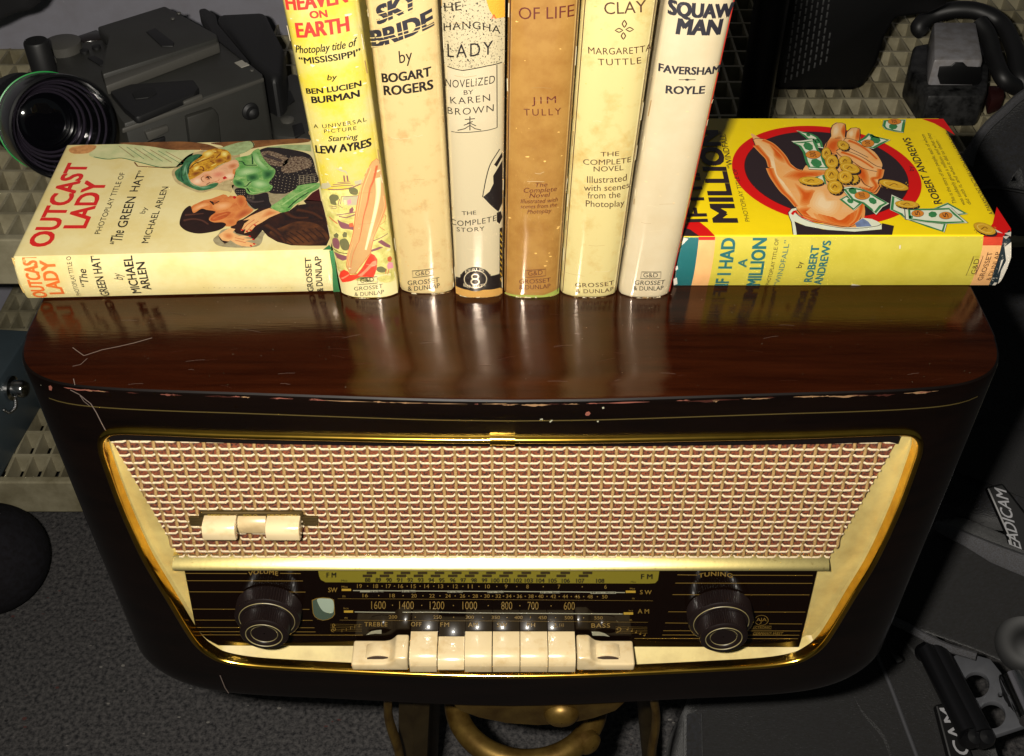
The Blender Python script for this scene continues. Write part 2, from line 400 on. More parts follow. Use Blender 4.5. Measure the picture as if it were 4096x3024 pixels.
# bezel
bz = MB(); prof = [(-.0002, .0005), (.0000, -.0008), (.0004, -.0020), (.0011, -.0028), (.0021, -.0032), (.0031, -.0030), (.0038, -.0024), (.0042, -.0014), (.00435, -.0004)]
N = len(BZ); V = []; Fc = []
for t, h in prof:
    for (p, q) in zip(inset(t), BZ): V.append((p.x, front(q[0])+h, p.y))
nx = [abs((Vector(BZ[(i+1) % N])-Vector(BZ[i-1])).normalized().y) for i in range(N)]      # 1 on the upright sides
ia, ib = inset(.0045), inset(.0051); w1 = [ia[i].lerp(ib[i], nx[i]**1.4) for i in range(N)]; we = [Vector((p.x, min(front(q[0])+.0042+.0010*a, -.1040), p.y)) for p, q, a in zip(w1, BZ, nx)]
V += we
for i in range(len(prof)):
    for k in range(N): Fc.append((i*N+k, i*N+(k+1) % N, (i+1)*N+(k+1) % N, (i+1)*N+k))
bz.add(V, Fc, brass)
bezel = bz.build('brass_bezel', radio, smooth=50)
cl = MB(); xc = Pf(2010, 1752).x; w = .0140; zc = -.0290
for i in range(9):
    x = xc-w/2+w*(i+.5)/9; cl.tube([(x-w/19, front(x)-.0006, zc), (x+w/19, front(x)-.0006, zc)], .0036, brass, 12)
    cl.tube([(x-w/19*1.15, front(x)-.0006, zc), (x-w/19*.9, front(x)-.0006, zc)], .0032, brassd, 12)
sub(cl.build('bezel_clip', radio, smooth=40), bezel)
# cream mask behind everything
YF = -.1035; fa = MB(); c1 = inset(.0043); IN = [(b_-a_)/.0002 for a_, b_ in zip(inset(.0044), inset(.0046))]
fa.add(we+[Vector((p.x, YF-.0002, p.z))+Vector((v.x, 0, v.y))*max(0, YF-p.y)*(.85 if v.y > .5 else .15) for p, v in zip(we, IN)], [(k, (k+1) % N, N+(k+1) % N, N+k) for k in range(N)], cream)      # sill between frame and mask
fa.prism([(p.x, YF, p.y) for p in c1], (0, .004, 0), cream)
fa.build('cream_mask', radio)
# grille cloth: backing and two sets of cords in plain weave
YG = -.1050; gr = MB()
TL, TR, BL, BR = Py(452, 1772, YG), Py(3582, 1772, YG), Py(706, 2222, YG), Py(3308, 2222, YG)
HW = (TR.x-TL.x)/2; GX = (TR.x+TL.x)/2; HWB = (BR.x-BL.x)/2; ZT = -.0335; ZB = (BL.z+BR.z)/2-.004
def gw(z): return HW+(HWB-HW)*(z-TL.z)/(BL.z-TL.z)
gr.prism([(GX-gw(ZT), YG, ZT), (GX+gw(ZT), YG, ZT), (GX+gw(ZB), YG, ZB), (GX-gw(ZB), YG, ZB)], (0, .001, 0), cloth)
px_, pz_ = .00735, .00585
nr = int((ZT-ZB)/pz_); nc = int(HW/px_)+1
for j in range(nr+1):
    z = ZT-.002-j*pz_; g = gw(z)-.001; path = []; wob = random.uniform(-.0003, .0003)
    k0 = -int(g/px_); k1 = int(g/px_); x = -g
    st = px_/7; ns = int(2*g/st)
    for i in range(ns+1):
        x = -g+2*g*i/ns; ph = abs(((x/px_+j+1) % 2)-1)                # 1 over an upright cord, 0 under the next
        o_ = min(1, max(0, (ph-.13)/.16)); o_ = o_*o_*(3-2*o_)
        path.append((GX+x, YG-.0004-.0018*o_, z+wob))
    gr.tube(path, .00092, cordw, 8, flat=.62)
for i in range(-nc, nc+1):
    x = i*px_; z0 = ZT
    zmin = ZB if abs(x) < HWB else ZT-(ZT-ZB)*(HW-abs(x))/(HW-HWB)
    if zmin > ZT-.004: continue
    path = []; ns = max(4, int((ZT-zmin)/(pz_/4)))
    for s_ in range(ns+1):
        z = ZT-(ZT-zmin)*s_/ns; ph = math.cos(math.pi*((ZT-.002-z)/pz_ + i))
        path.append((GX+x+random.uniform(-.0001, .0001), YG-.0013+.0006*ph, z))
    gr.tube(path, .0009, cordt, 6, flat=1.3)
gr.build('grille_cloth', radio, smooth=80)
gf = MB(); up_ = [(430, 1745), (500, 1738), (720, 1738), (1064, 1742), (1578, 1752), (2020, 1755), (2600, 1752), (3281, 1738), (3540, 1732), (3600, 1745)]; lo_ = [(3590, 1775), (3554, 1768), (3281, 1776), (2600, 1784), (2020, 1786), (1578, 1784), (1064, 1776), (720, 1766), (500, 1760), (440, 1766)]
gf.prism([Py(*p, YG-.0040) for p in up_+lo_], (0, .0035, 0), M('slot_shade_black', '0a0403', rough=.9, spec=.1)); gf.build('grille_slot_shade', radio, smooth=0)  # black strip put in for the shade of the slot above the cloth
# half-round brass bar between grille and dial
br = MB(); zt = Py(1850, 2226, -.1072).z; zb = Py(1850, 2279, -.1132).z; xl = Py(698, 2262, -.1087).x; xr = Py(3308, 2266, -.1087).x; zc = (zt+zb)/2; hh = (zt-zb)/2
P = []
for i in range(13):
    t = i/12; P.append((zt-(zt-zb)*t, -.1059-.0080*t*(1+.55*(1-t))))
P += [(zb, -.1037), (zt, -.1037)]
br.prism([(xl, y, z) for z, y in P], (xr-xl, 0, 0), brassp)
br.box(((xl+xr)/2, -.1085, zb-.0006), (xr-xl-.004, .003, .0010), brass, .0003)
br.build('brass_bar', radio, smooth=50)
# dial glass
YD = -.1073; DI = Flat((0, YD, 0), (1, 0, 0), (0, 0, 1), (0, -1, 0))
dg = MB(); q = [Py(*p, YD) for p in ((733, 2262), (3272, 2268), (3197, 2590), (795, 2583))]
dg.prism(q, (0, .0035, 0), dialb, bevel=.0005)
def L(pts, w=.00045, mat=gold, **k): stroke(dg, DI, pts, w, mat, 2, **k)
for y, a, c in ((173, 258, 725), (173, 970, 1125), (228, 265, 1140), (311, 290, 1160), (440, 318, 1190), (522, 340, 1213), (577, 350, 1227), (608, 355, 1235), (632, 360, 1588)): L(zR1((a, y), (c, y+2)), .0006)
for y, a, c in ((184, 390, 540), (187, 802, 1400), (246, 375, 1398), (332, 355, 1376), (460, 322, 1345), (543, 300, 470), (549, 1075, 1322), (601, 285, 1308), (633, 278, 1300), (659, 70, 1290)): L(zR3((a, y), (c, y+2)), .0006)
text(dg, DI, 'VOLUME', *zR1((735, 192), (955, 192), (735, 162)), gold, w=.02, bend=.55, sp=1.1)
text(dg, DI, 'TUNING', *zR3((550, 208), (800, 208), (550, 178)), gold, w=.02, bend=.55, sp=1.1)
poly(dg, DI, zR1((1253, 145), (1262, 195), (1275, 222), (1310, 240))+zR2((2000, 300), (2060, 296), (2085, 270), (2098, 185)), olive, 1)
xs = [1471, 1513, 1556, 1598, 1641, 1683, 1725, 1767, 1811, 1853, 1896, 1938, 1982, 2025, 2072, 2115, 2162, 2211, 2263, 2321, 2401]
for i, x in enumerate(xs):
    s_ = str(88+i); w_ = 10.5*(len(s_)/2); yb = 2327+(x-1471)*.004; text(dg, DI, s_, (x-w_, yb), (x+w_, yb), (x-w_, yb-16), ink, 3, w=.02)
for i, x in enumerate([1470, 1538, 1606, 1674, 1742, 1811, 1879, 1948, 2016, 2089, 2165, 2245, 2334]):
    for dx, y in ((0, 2303), (16, 2291)):
        poly(dg, DI, [(x+dx-19, y-5), (x+dx+19, y-5), (x+dx+19, y+5), (x+dx-19, y+5)], ink, 3)
        poly(dg, DI, [(x+dx-17, y-3), (x+dx+17, y-3), (x+dx+17, y+3), (x+dx-17, y+3)], brassd, 4)
text(dg, DI, 'F M', *zR1((1318, 204), (1388, 204), (1318, 168)), ink, 3, w=.02); text(dg, DI, 'F M', *zR2((1935, 258), (2035, 258), (1935, 215)), ink, 3, w=.02)
for z_, a, y, mt in ((zR1, 1428, 234, ink), (zR2, 1842, 291, ink), (zR1, 1430, 280, gold), (zR2, 1835, 351, gold)): text(dg, DI, 'Mcs', *z_((a, y), (a+44, y), (a, y-14)), mt, 3, w=.01)
for z_, a, y in ((zR1, 1445, 440), (zR2, 1825, 547)): text(dg, DI, 'kcs', *z_((a, y), (a+36, y), (a, y-14)), gold, 3)
for z_, a, y in ((zR1, 1437, 352), (zR1, 1453, 513), (zR2, 1855, 440), (zR2, 1832, 633)): text(dg, DI, 'm', *z_((a, y), (a+20, y), (a, y-20)), gold, 3)
def nums(lst, y0, y1, h, w_, mat=gold, wt=.004):
    for i, (s_, x) in enumerate(lst):
        t = (x-1440)/1000; y = y0+(y1-y0)*t; ww = w_*len(s_)/2; text(dg, DI, s_, (x-ww, y), (x+ww, y), (x-ww, y-h), mat, 3, w=wt)
        if i: xm = (x+lst[i-1][1])/2; ellipse(dg, DI, (xm, y-h*.5), 2.4, 2.4, 0, mat, 3, 10)
nums([('19', 1438), ('18', 1503), ('17', 1554), ('16', 1603), ('15', 1654), ('14', 1707), ('13', 1763), ('12', 1822), ('11', 1881), ('10', 1950), ('9', 2024), ('8', 2110), ('7', 2236), ('6', 2422)], 2351, 2354, 15, 9.5)
nums([('16', 1461), ('18', 1569), ('20', 1656), ('22', 1728), ('24', 1792), ('26', 1850), ('28', 1901), ('30', 1948), ('32', 1993), ('34', 2035), ('36', 2078), ('38', 2124), ('40', 2163), ('42', 2213), ('44', 2261), ('46', 2309), ('48', 2360), ('50', 2419)], 2388, 2393, 14, 10.5)
nums([('200', 1572), ('250', 1750), ('300', 1879), ('350', 1983), ('400', 2074), ('450', 2170), ('500', 2275), ('550', 2394)], 2473, 2477, 13, 11)
nums([('1600', 1514), ('1400', 1626), ('1200', 1748), ('1000', 1879), ('800', 2027), ('700', 2132), ('600', 2277)], 2435, 2439, 31, 14.5, gold, -.004)
L(zR1((1515, 302), (1830, 304))+zR2((700, 370), (1300, 374), (1790, 380)), .0009, dwhite)
for a, c, y in ((1440, 1535, 2364), (1607, 1663, 2364), (1789, 1850, 2366), (1950, 2015, 2367), (2160, 2240, 2368), (2362, 2464, 2370)):
    poly(dg, DI, [(a, y-4), (c, y-4), (c, y+4), (a, y+4)], dwhite, 3)
for t_, z_, a, c, y in (('16 m-Band', zR1, 1645, 1745, 313), ('19 m-Band', zR1, 1878, 1980, 313), ('25 m-Band', zR2, 200, 330, 379), ('31 m - Band', zR2, 562, 704, 381), ('41 m - Band', zR2, 1035, 1205, 382), ('49 m - Band', zR2, 1485, 1700, 385)):
    text(dg, DI, t_, *z_((a, y), (c, y), (a, y-11)), ink, 4, w=.02)
L(zR1((1527, 461), (1828, 465)), .001, dwhite); L(zR1((1884, 463), (2110, 463))+zR2((450, 562), (1770, 572)), .001, dwhite)
for z_, r in ((zR1, (1430, 288, 1500, 304)), (zR1, (1447, 450, 1515, 466)), (zR2, (1797, 362, 1885, 382)), (zR2, (1778, 556, 1863, 577))): poly(dg, DI, z_((r[0], r[1]), (r[2], r[1]), (r[2], r[3]), (r[0], r[3])), goldb, 3)
L(zR1((1400, 362), (2100, 366))+zR2((700, 443), (2040, 454)), .0003); L(zR1((1415, 522), (2100, 527))+zR2((700, 634), (1995, 646)), .0003)
text(dg, DI, 'SW', *zR1((1330, 313), (1397, 313), (1330, 280)), gold, 3, w=.01); text(dg, DI, 'S W', *zR2((1925, 394), (2028, 395), (1925, 358)), gold, 3, w=.01)
text(dg, DI, 'A M', *zR2((1905, 565), (2005, 566), (1905, 527)), gold, 3, w=.01)
for s_, z_, a, c, y, h in (('TREBLE', zR1, 1600, 1770, 568, 32), ('OFF', zR1, 1948, 2025, 568, 32), ('FM', zR2, 138, 215, 685, 38), ('AM', zR2, 387, 472, 686, 38), ('SW', zR2, 645, 735, 687, 38), ('PH', zR2, 912, 985, 688, 38), ('2.', zR2, 1155, 1190, 690, 38), ('BASS', zR2, 1490, 1655, 693, 38)):
    text(dg, DI, s_, *z_((a, y), (c, y), (a, y-h)), gold, 3, w=.012, sp=1.15)
stroke(dg, DI, zR2((1205, 658), (1240, 658), (1240, 686), (1205, 686)), .0003, gold, 3, closed=True); text(dg, DI, '4', *zR2((1214, 682), (1230, 682), (1214, 662)), gold, 3)
for y in (555, 568, 581, 594, 605): L(zR1((1345, y-3), (1580, y)), .0002)
for y in (690, 704, 718, 732, 745): L(zR2((1705, y-4), (1990, y)), .0002)
stroke(dg, DI, zR1((1372, 610), (1358, 606), (1356, 594), (1372, 570), (1378, 556), (1368, 550), (1362, 565), (1372, 600), (1384, 592), (1376, 578), (1360, 584)), .0005, gold, 3, smooth=True)
stroke(dg, DI, zR2((1710, 742), (1748, 720), (1752, 700), (1735, 692), (1718, 704), (1728, 716)), .0006, gold, 3, smooth=True)
for i in range(5): L(zR1((1432+32*i, 612-9*i), (1432+32*i, 588-9*i), (1448+32*i, 590-9*i)), .0003); L(zR2((1818+38*i, 690+13*i), (1818+38*i, 712+13*i)), .0003); ellipse(dg, DI, zR2((1812+38*i, 712+13*i))[0], 4, 2.6, 0, gold, 3, 12)
poly(dg, DI, zR1((1612, 632), (1650, 605), (1690, 597), (1727, 594), (1727, 624), (1680, 622)), dwhite, 3); poly(dg, DI, zR2((1490, 728), (1560, 730), (1610, 745), (1655, 775), (1600, 766), (1500, 765)), dwhite, 3)
for r_ in (1.0, .86): stroke(dg, DI, [zR3((1018+50*r_*math.cos(t), 523+37*r_*math.sin(t)))[0] for t in [2*math.pi*i/30 for i in range(30)]], .0004, gold, 3, closed=True) if r_ == 1 else None
text(dg, DI, 'AJA', *zR3((980, 530), (1056, 530), (980, 506)), gold, 3); stroke(dg, DI, zR3((1018, 530), (1014, 546), (1002, 550)), .0004, gold, 3)
stroke(dg, DI, zR3((940, 566), (1092, 566), (1092, 588), (940, 588)), .0003, gold, 3, closed=True); text(dg, DI, 'ELECTRONIC', *zR3((930, 584), (1088, 584), (930, 570)), gold, 3)
text(dg, DI, 'GERMANY-WEST', *zR3((952, 632), (1172, 632), (956, 611)), gold, 3, it=.15)
dial = dg.build('dial_glass', radio, smooth=0)
# tuning eye
ey = MB(); eo = zR1((1207, 372), (1240, 358), (1290, 351), (1340, 356), (1372, 368), (1378, 430), (1380, 478), (1362, 502), (1330, 518), (1290, 525), (1255, 515), (1228, 497), (1215, 470), (1210, 420))
poly(ey, DI, eo, gold, 4); c_ = zR1((1294, 440))[0]; inn = [(c_[0]+(p[0]-c_[0])*.93, c_[1]+(p[1]-c_[1])*.94) for p in eo]
poly(ey, DI, inn, eyeg, 6); poly(ey, DI, zR1((1248, 364), (1300, 358), (1365, 372), (1368, 458), (1330, 466), (1290, 450), (1262, 410)), eyel, 8, smooth=True)
sub(ey.build('tuning_eye', radio, smooth=0), dial)
# knobs
for (ox, oy), (ix, iy) in (((1068, 2479), (1054.7, 2524)), ((2885, 2492), (2899, 2551))):
    P = Py(ox, oy, YD-.0125); kn = MB(); c = Vector((P.x, YD, P.z)); R1 = .0236*.93
    kn.lathe(c, (0, -1, 0), [(R1*.9, 0), (R1, .001), (R1, .0108), (R1*.985, .0118), (R1*.95, .0125), (R1*.87, .0126), (R1*.84, .0130), (R1*.72, .0128), (0.001, .0128)], bake, 150, {1: .0009, 2: .0009})
    kn.lathe(c, (0, -1, 0), [(R1*.855, .01275), (R1*.84, .0132), (R1*.82, .01275)], bakeg, 72)
    knob = kn.build('knob', radio, smooth=45)
    k2 = MB(); R2 = R1*.735
    k2.lathe(c, (0, -1, 0), [(R2*.95, .0127), (R2, .0135), (R2, .0232), (R2*.98, .0243), (R2*.93, .0250), (R2*.78, .0252), (R2*.60, .0247), (R2*.56, .0238), (.0005, .0236)], bake, 130, {1: .0008, 2: .0008})
    k2.lathe(c, (0, -1, 0), [(R2*.77, .0250), (R2*.745, .02545), (R2*.72, .0250)], bakeg, 72); k2.lathe(c, (0, -1, 0), [(R2*.555, .0238), (R2*.545, .0241), (R2*.535, .0238)], bakeg, 72)
    sub(k2.build('inner_knob', radio, smooth=45), knob)
# push buttons
YB = -.1300; zbot = Py(1850, 2688, YB).z; ZTOP = Py(2030, 2535, -.1090).z
def keyprof(yf, zt, r):
    P = [(-.1045, zt), (-.1090, zt+.0004)]
    for i in range(9):
        t = math.pi/2*i/8; P.append((yf+r-r*math.sin(t), zt-r+r*math.cos(t)))
    P += [(yf-.0003, (zt+zbot)/2), (yf, zbot), (-.1045, zbot)]
    return P
for x0, x1, off in ((1631, 1742, 0), (1744, 1853, .0055), (1855, 1966, 0), (1969, 2080, 0), (2082, 2194, 0), (2196, 2307, 0)):
    a = Py(x0, 2600, YB).x+.0001; c = Py(x1, 2600, YB).x-.0001; pb = MB()
    pb.prism([(a, y+off*(.25 if y < -.1065 else 0), z-off*1.1*(1 if z > zbot+.001 else 0)) for y, z in keyprof(YB, ZTOP, .0085)], (c-a, 0, 0), ivory, bevel=.0009, seg=3)
    pb.build('push_button', radio, smooth=40)
for sgn, x0, x1, xs0, xs1, wx in ((1, 1399, 1629, 1700, 1790, 1503), (-1, 2310, 2544, 2372, 2470, 2437)):
    a = Py(x0, 2640, YB).x; c = Py(x1, 2640, YB).x; zl = ZTOP-.0072; tcn = MB()
    e, g = (a, c) if sgn > 0 else (c, a); m1 = Py(xs0 if sgn > 0 else xs1-60, 2600, YB).x; 
    dxx = (c-a)
    if sgn > 0: pts = [(a, zbot), (a, zl), (a+.55*dxx, zl), (a+.66*dxx, zl+.0012), (a+.73*dxx, zl+.0042), (a+.78*dxx, ZTOP), (c, ZTOP), (c, zbot)]
    else: pts = [(a, zbot), (a, ZTOP), (a+.22*dxx, ZTOP), (a+.27*dxx, zl+.0042), (a+.34*dxx, zl+.0012), (a+.45*dxx, zl), (c, zl), (c, zbot)]
    tcn.prism([(x, YB+.001, z) for x, z in pts], (0, .020, 0), ivory, bevel=.0016, seg=3)
    wcx = Py(wx, 2600, YB).x; zc = zl-.0065
    tone = tcn.build('tone_control', radio, smooth=40)
    tw = MB(); R = .0150; zc = zl+.0034-R; arch = [(wcx+R*math.sin(t), zc+R*math.cos(t)) for t in [-.66+1.32*i/24 for i in range(25)]]
    y0, y1 = YB+.0060, YB+.0170
    tw.prism([(x, y0, z) for x, z in arch]+[(arch[-1][0], y0, zl-.001), (arch[0][0], y0, zl-.001)], (0, y1-y0, 0), ivory, bevel=.0005)
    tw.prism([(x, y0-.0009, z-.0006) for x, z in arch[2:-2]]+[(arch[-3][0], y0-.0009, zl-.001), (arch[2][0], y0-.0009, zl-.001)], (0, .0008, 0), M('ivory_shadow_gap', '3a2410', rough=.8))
    sub(tw.build('thumb_wheel', radio, smooth=40), tone)
# speech / solo / orchestra switch on the grille
SWS = Flat((0, YG-.0045, 0), (1, 0, 0), (0, 0, 1), (0, -1, 0)); sw = MB()
q = [Py(*p, YG-.0035) for p in zG((925, 790), (925, 752), (938, 740), (1690, 742), (1703, 755), (1703, 800))]
sw.prism([(q[0].x, YG-.0045, q[0].z)]+[(p.x, YG-.0045, p.z) for p in q[1:]], (0, .004, 0), brassd, bevel=.0006)
for a, c in ((845, 965), (1690, 1812)):
    for i in range(6):
        y0 = 783+i*11; u, v_ = [Py(*p, YG-.004) for p in zG((a+8 if i < 5 else a+16, y0), (c, y0))]
        sw.box(((u.x+v_.x)/2, YG-.0032, u.z), (v_.x-u.x, .003, .0006), brassd, .0002)
for s_, a, c in (('SPEECH', 990, 1155), ('SOLO', 1255, 1360), ('ORCHESTRA', 1432, 1660)): text(sw, Flat((0, YG-.0046, 0), (1, 0, 0), (0, 0, 1), (0, -1, 0)), s_, *zG((a, 777), (c, 778), (a, 759)), goldb, 3, w=.01)
swo = sw.build('tone_switch', radio, smooth=40)
for a, c, t_, y_ in ((955, 1205, 782, -.0155), (1207, 1424, 785, -.0095), (1426, 1682, 784, -.0155)):
    p0, p1 = [Py(*p, YG-.006) for p in zG((a, t_), (c, t_))]; yk = YG+y_; zt_ = p0.z; zb_ = zt_-.0125; mb = MB()
    P = [(YG-.003, zt_)]+[(yk+.006-.006*math.sin(t), zt_-.006+.006*math.cos(t)) for t in [math.pi/2*i/6 for i in range(7)]]+[(yk, zb_+.002), (yk+.002, zb_), (YG-.003, zb_)]
    mb.prism([(p0.x+.0002, y, z) for y, z in P], (p1.x-p0.x-.0004, 0, 0), ivoryd if y_ > -.01 else ivory, bevel=.0006)
    sub(mb.build('switch_key', radio, smooth=40), swo)
# ------------------------------------------------------------------ books
def paper(name, hexc, mott=.12, scale=60, k=.86, rough=.42, coat=.9, **kw):
    return M(name, hexc, rough=rough, coat=coat, coat_rough=.055, cior=3.2, mottle=mott, scale=scale, k=k, bump=.035, bscale=45, **kw)
pages = M('page_edges', 'd8c79c', rough=.9, mottle=.3, scale=200, stretch=(1, 1, 30))
GRP = 'old hardcover books on the radio'
class Spine:                     # upright book: u across the spine, v up
    def __init__(s, xc, y0, T, lean, k, bulge): s.xc, s.y0, s.T, s.lean, s.k, s.b = xc, y0, T, lean, k, bulge; s.step = (0, .002)
    def q(s, u):
        t = min(1, abs(2*u/s.T-1)); return -s.b*.88*(1-t**3.3)
    def m(s, p, q, v): return Vector((s.xc+s.lean*v+(p-s.T/2)*(1+s.k*v/.19), s.y0+q, v))
    def px(s, p):
        q = -s.b
        for _ in range(5):
            P = Py(p[0], p[1], s.y0+q); u = (P.x-s.xc-s.lean*P.z)/(1+s.k*P.z/.19)+s.T/2
            q = s.q(max(0, min(s.T, u)))
        return Vector((u, P.z))
    def to3(s, c, l):
        u = max(0.0002, min(s.T-.0002, c[0])); t = 2*u/s.T-1
        nx = .9*math.copysign(abs(t)**1.6, t)*l*.7
        P = s.m(u, s.q(u), c[1]); return P+Vector((nx, -l, 0))
class Lying:                     # lying book spine: u along the book, v up
    step = (1, .003)
    def __init__(s, o, rot, T, bulge): s.o = Vector(o); s.X = Vector((math.cos(rot), math.sin(rot), 0)); s.Y = Vector((-math.sin(rot), math.cos(rot), 0)); s.T = T; s.b = bulge
    def q(s, v): t = min(1, abs(2*v/s.T-1)); return -s.b*(1-t**2.2)
    def px(s, p):
        q = -s.b
        for _ in range(5):
            P = RP(p[0], p[1], s.o+s.Y*q, s.Y)-s.o; q = s.q(max(0, min(s.T, P.z)))
        return Vector((P.dot(s.X), P.z))
    def to3(s, c, l):
        v = max(0.0003, min(s.T-.0001, c[1])); return s.o+s.X*c[0]+s.Y*(s.q(v)-l)+Vector((0, 0, v+ (l*.6 if v > s.T*.8 else 0)))
def jacket(mb, m, q, T, D, L, mat, inner, edge_soft=.0004):
    """cover wrap: p = thickness axis, q = depth axis, v = along the spine"""
    out = [(0, D), (0, .004), (.0001, .0012)] + [(T*i/24, q(T*i/24)) for i in range(1, 24)] + [(T-.0001, .0012), (T, .004), (T, D)]
    t = .0026; inn = [(T-t, D), (T-t, .006), (T-t-.001, .004)] + [(T*(1-i/8), q(T*(1-i/8))+.006) for i in range(1, 8) if t+.001 < T*(1-i/8) < T-t-.001] + [(t+.001, .004), (t, .006), (t, D)]
    prof = out+inn; n = len(prof); no = len(out); V = []; Fc = []
    zs = [0, .0006, .0015]+[L*i/40 for i in range(1, 40)]+[L-.0015, L-.0006, L]
    for iz, z in enumerate(zs):
        e = (edge_soft*2 if iz in (0, len(zs)-1) else edge_soft*.7 if iz in (1, len(zs)-2) else 0)
        for i, (a, b) in enumerate(prof):
            if i < no: a2 = a+(e if a < T/2 else -e)*(1 if abs(a-T/2) > T*.3 else 0); b2 = b+e
            else: a2, b2 = a, b
            V.append(m(a2, b2, z))
    for k in range(len(zs)-1):
        for i in range(n):
            j = (i+1) % n
            Fc.append((k*n+i, k*n+j, (k+1)*n+j, (k+1)*n+i))
    mb.add(V, Fc, mat)
    for k in (0, len(zs)-1):       # end caps, strip by strip
        b = bmesh.new(); vs = [b.verts.new(V[k*n+i]) for i in range(n)]; flat = [Vector((p[0], p[1], 0)) for p in prof]
        for tri in tessellate_polygon([flat]):
            try: b.faces.new([vs[i] for i in tri])
            except ValueError: pass
        mb.bm(b, inner)
def pageblock(m, T, D, L, parent):
    pb = MB(); a0, a1, d0, d1, z0, z1 = .0032, T-.0032, .007, D-.004, .0035, L-.0035
    V = [m(a, d, z) for z in (z0, z1) for a, d in ((a0, d0), (a1, d0), (a1, d1), (a0, d1))]
    pb.add(V, [(0, 1, 2, 3), (4, 5, 6, 7), (0, 1, 5, 4), (1, 2, 6, 5), (2, 3, 7, 6), (3, 0, 4, 7)], pages)
    pb.build('page_block', parent, smooth=0)
def gd(mb, S, z, box, t, mat, lw=.00035):
    b = z(*box); stroke(mb, S, b, lw, mat, 4, closed=True)
    c = [sum(p[0] for p in b)/4, sum(p[1] for p in b)/4]
    stroke(mb, S, [(c[0]+(p[0]-c[0])*.93, c[1]+(p[1]-c[1])*.86) for p in b], lw*.6, mat, 4, closed=True)
    if t: text(mb, S, 'G&D', *z(*t), mat, 4)
brown = M('brown_print', '4a2a16', rough=.5, coat=.8, coat_rough=.07); dred = M('dark_red_print', '5a1c10', rough=.5, coat=.8, coat_rough=.07)
jink = M('jacket_black_print', '17100e', rough=.45, coat=.8, coat_rough=.07); jred = M('jacket_red_print', 'd8362c', rough=.45, coat=.8, coat_rough=.07)
blue = M('jacket_blue_black_print', '26242c', rough=.45, coat=.8, coat_rough=.07)
rub = M('rubbed_paper', 'f4e6b8', rough=.6, coat=.8, coat_rough=.07, k=.85); cloth_g = M('green_book_cloth', '2c7a3e', rough=.8, bump=.3, bscale=1200, k=.8)
HB_ = .195
def upright(label, bl, br, y0, lean, k, bulge, mat, side=None):
    T = br-bl; S = Spine((bl+br)/2, y0, T, lean, k, bulge)
    t = thing('upright_book', label, 'book', ((bl+br)/2, y0, 0), GRP)
    mb = MB(); jacket(mb, S.m, S.q, T, .128, HB_, mat, pages)
    return t, S, mb
def rubs(mb, S, n, mat, vmax=.19, sz=.0012):
    for i in range(n):
        u = random.uniform(.06, .94)*S.T; v = random.uniform(.004, vmax); r = random.uniform(.15, 1)*sz; a = random.uniform(0, 3)
        poly(mb, S, [(u+r*math.cos(x+a)*random.uniform(.5, 1.3), v+.6*r*math.sin(x+a)*random.uniform(.3, 1.2)) for x in [2*math.pi*j/7 for j in range(7)]], mat, 5, raw=True)
edgew = M('rubbed_jacket_edge', 'e8d8b0', rough=.8, k=.8); soil = M('handling_soil', '9a7a48', rough=.6)
def wear(mb, S, n=7):
    for i in range(n):
        u = random.uniform(.04, .9)*S.T; w_ = random.uniform(.001, .005); h = random.uniform(.0004, .0013)
        pts = [(u+w_*k/5, .0002) for k in range(6)]+[(u+w_*(1-k/5), .0002+h*random.random()) for k in range(6)]
        poly(mb, S, pts, edgew if i % 3 else soil, 9, raw=True)
    for i in range(4):
        u = random.uniform(.05, .6)*S.T; v = random.uniform(.01, .18); L_ = random.uniform(.004, .012)
        stroke(mb, S, [(u, v), (u+L_*.5, v+random.uniform(-.0006, .0006)), (u+L_, v+random.uniform(-.001, .001))], .00016, edgew if i % 2 else soil, 9, raw=True)
    for s_ in (.0006, S.T-.0006):
        for i in range(4):
            v = random.uniform(.002, .185); stroke(mb, S, [(s_, v), (s_+random.uniform(-.0003, .0003), v+random.uniform(.002, .012))], .0004, edgew if i % 2 else soil, 9, raw=True)
# --- yellow spine with a painted leg
yel = paper('yellow_jacket', 'f7e04a', .3, 45, dark='f3e6a0', thr=(.3, .62))
t, S, mb = upright('yellow standing book painted with a long bare leg and red shoe, leftmost of the row', -.0993, -.0645, -.0262, -.055, .10, .0058, yel)
skin = paper('painted_skin', 'f2c07e', .1); skd = M('painted_skin_shadow', 'c8643c', rough=.45, coat=.8, coat_rough=.07); green = M('painted_meadow', 'e2d684', rough=.45, coat=.8, coat_rough=.07, mottle=.5, scale=200, dark='b4ad58'); maroon = M('painted_maroon', '86525a', rough=.45, coat=.8, coat_rough=.07)
grey = M('painted_grey', 'b9b08c', rough=.45, coat=.8, coat_rough=.07); shoe = M('painted_red_shoe', 'e6402a', rough=.4, coat=.8, coat_rough=.07); shoel = M('painted_shoe_light', 'f58a66', rough=.4, coat=.8, coat_rough=.07); cr = M('painted_cream', 'f4e4a6', rough=.45, coat=.8, coat_rough=.07, k=.85); dgr = M('painted_dark_green', '6c6a44', rough=.5, coat=.8, coat_rough=.07); pinkp = M('painted_pink', 'd8909a', rough=.5, coat=.8, coat_rough=.07)
poly(mb, S, [(0.0003, .001), (S.T-.0003, .001), (S.T-.0003, .017), (.0003, .020)], cr, 1, raw=True)
poly(mb, S, zH((0, 330), (150, 345), (470, 330), (760, 560), (830, 1200), (880, 1360), (640, 1390), (400, 1370), (200, 1250), (100, 800)), green, 1)
poly(mb, S, zH((20, 265), (100, 255), (130, 300), (60, 330), (15, 320)), grey, 2); poly(mb, S, zH((390, 240), (480, 220), (470, 270), (400, 280)), grey, 2)
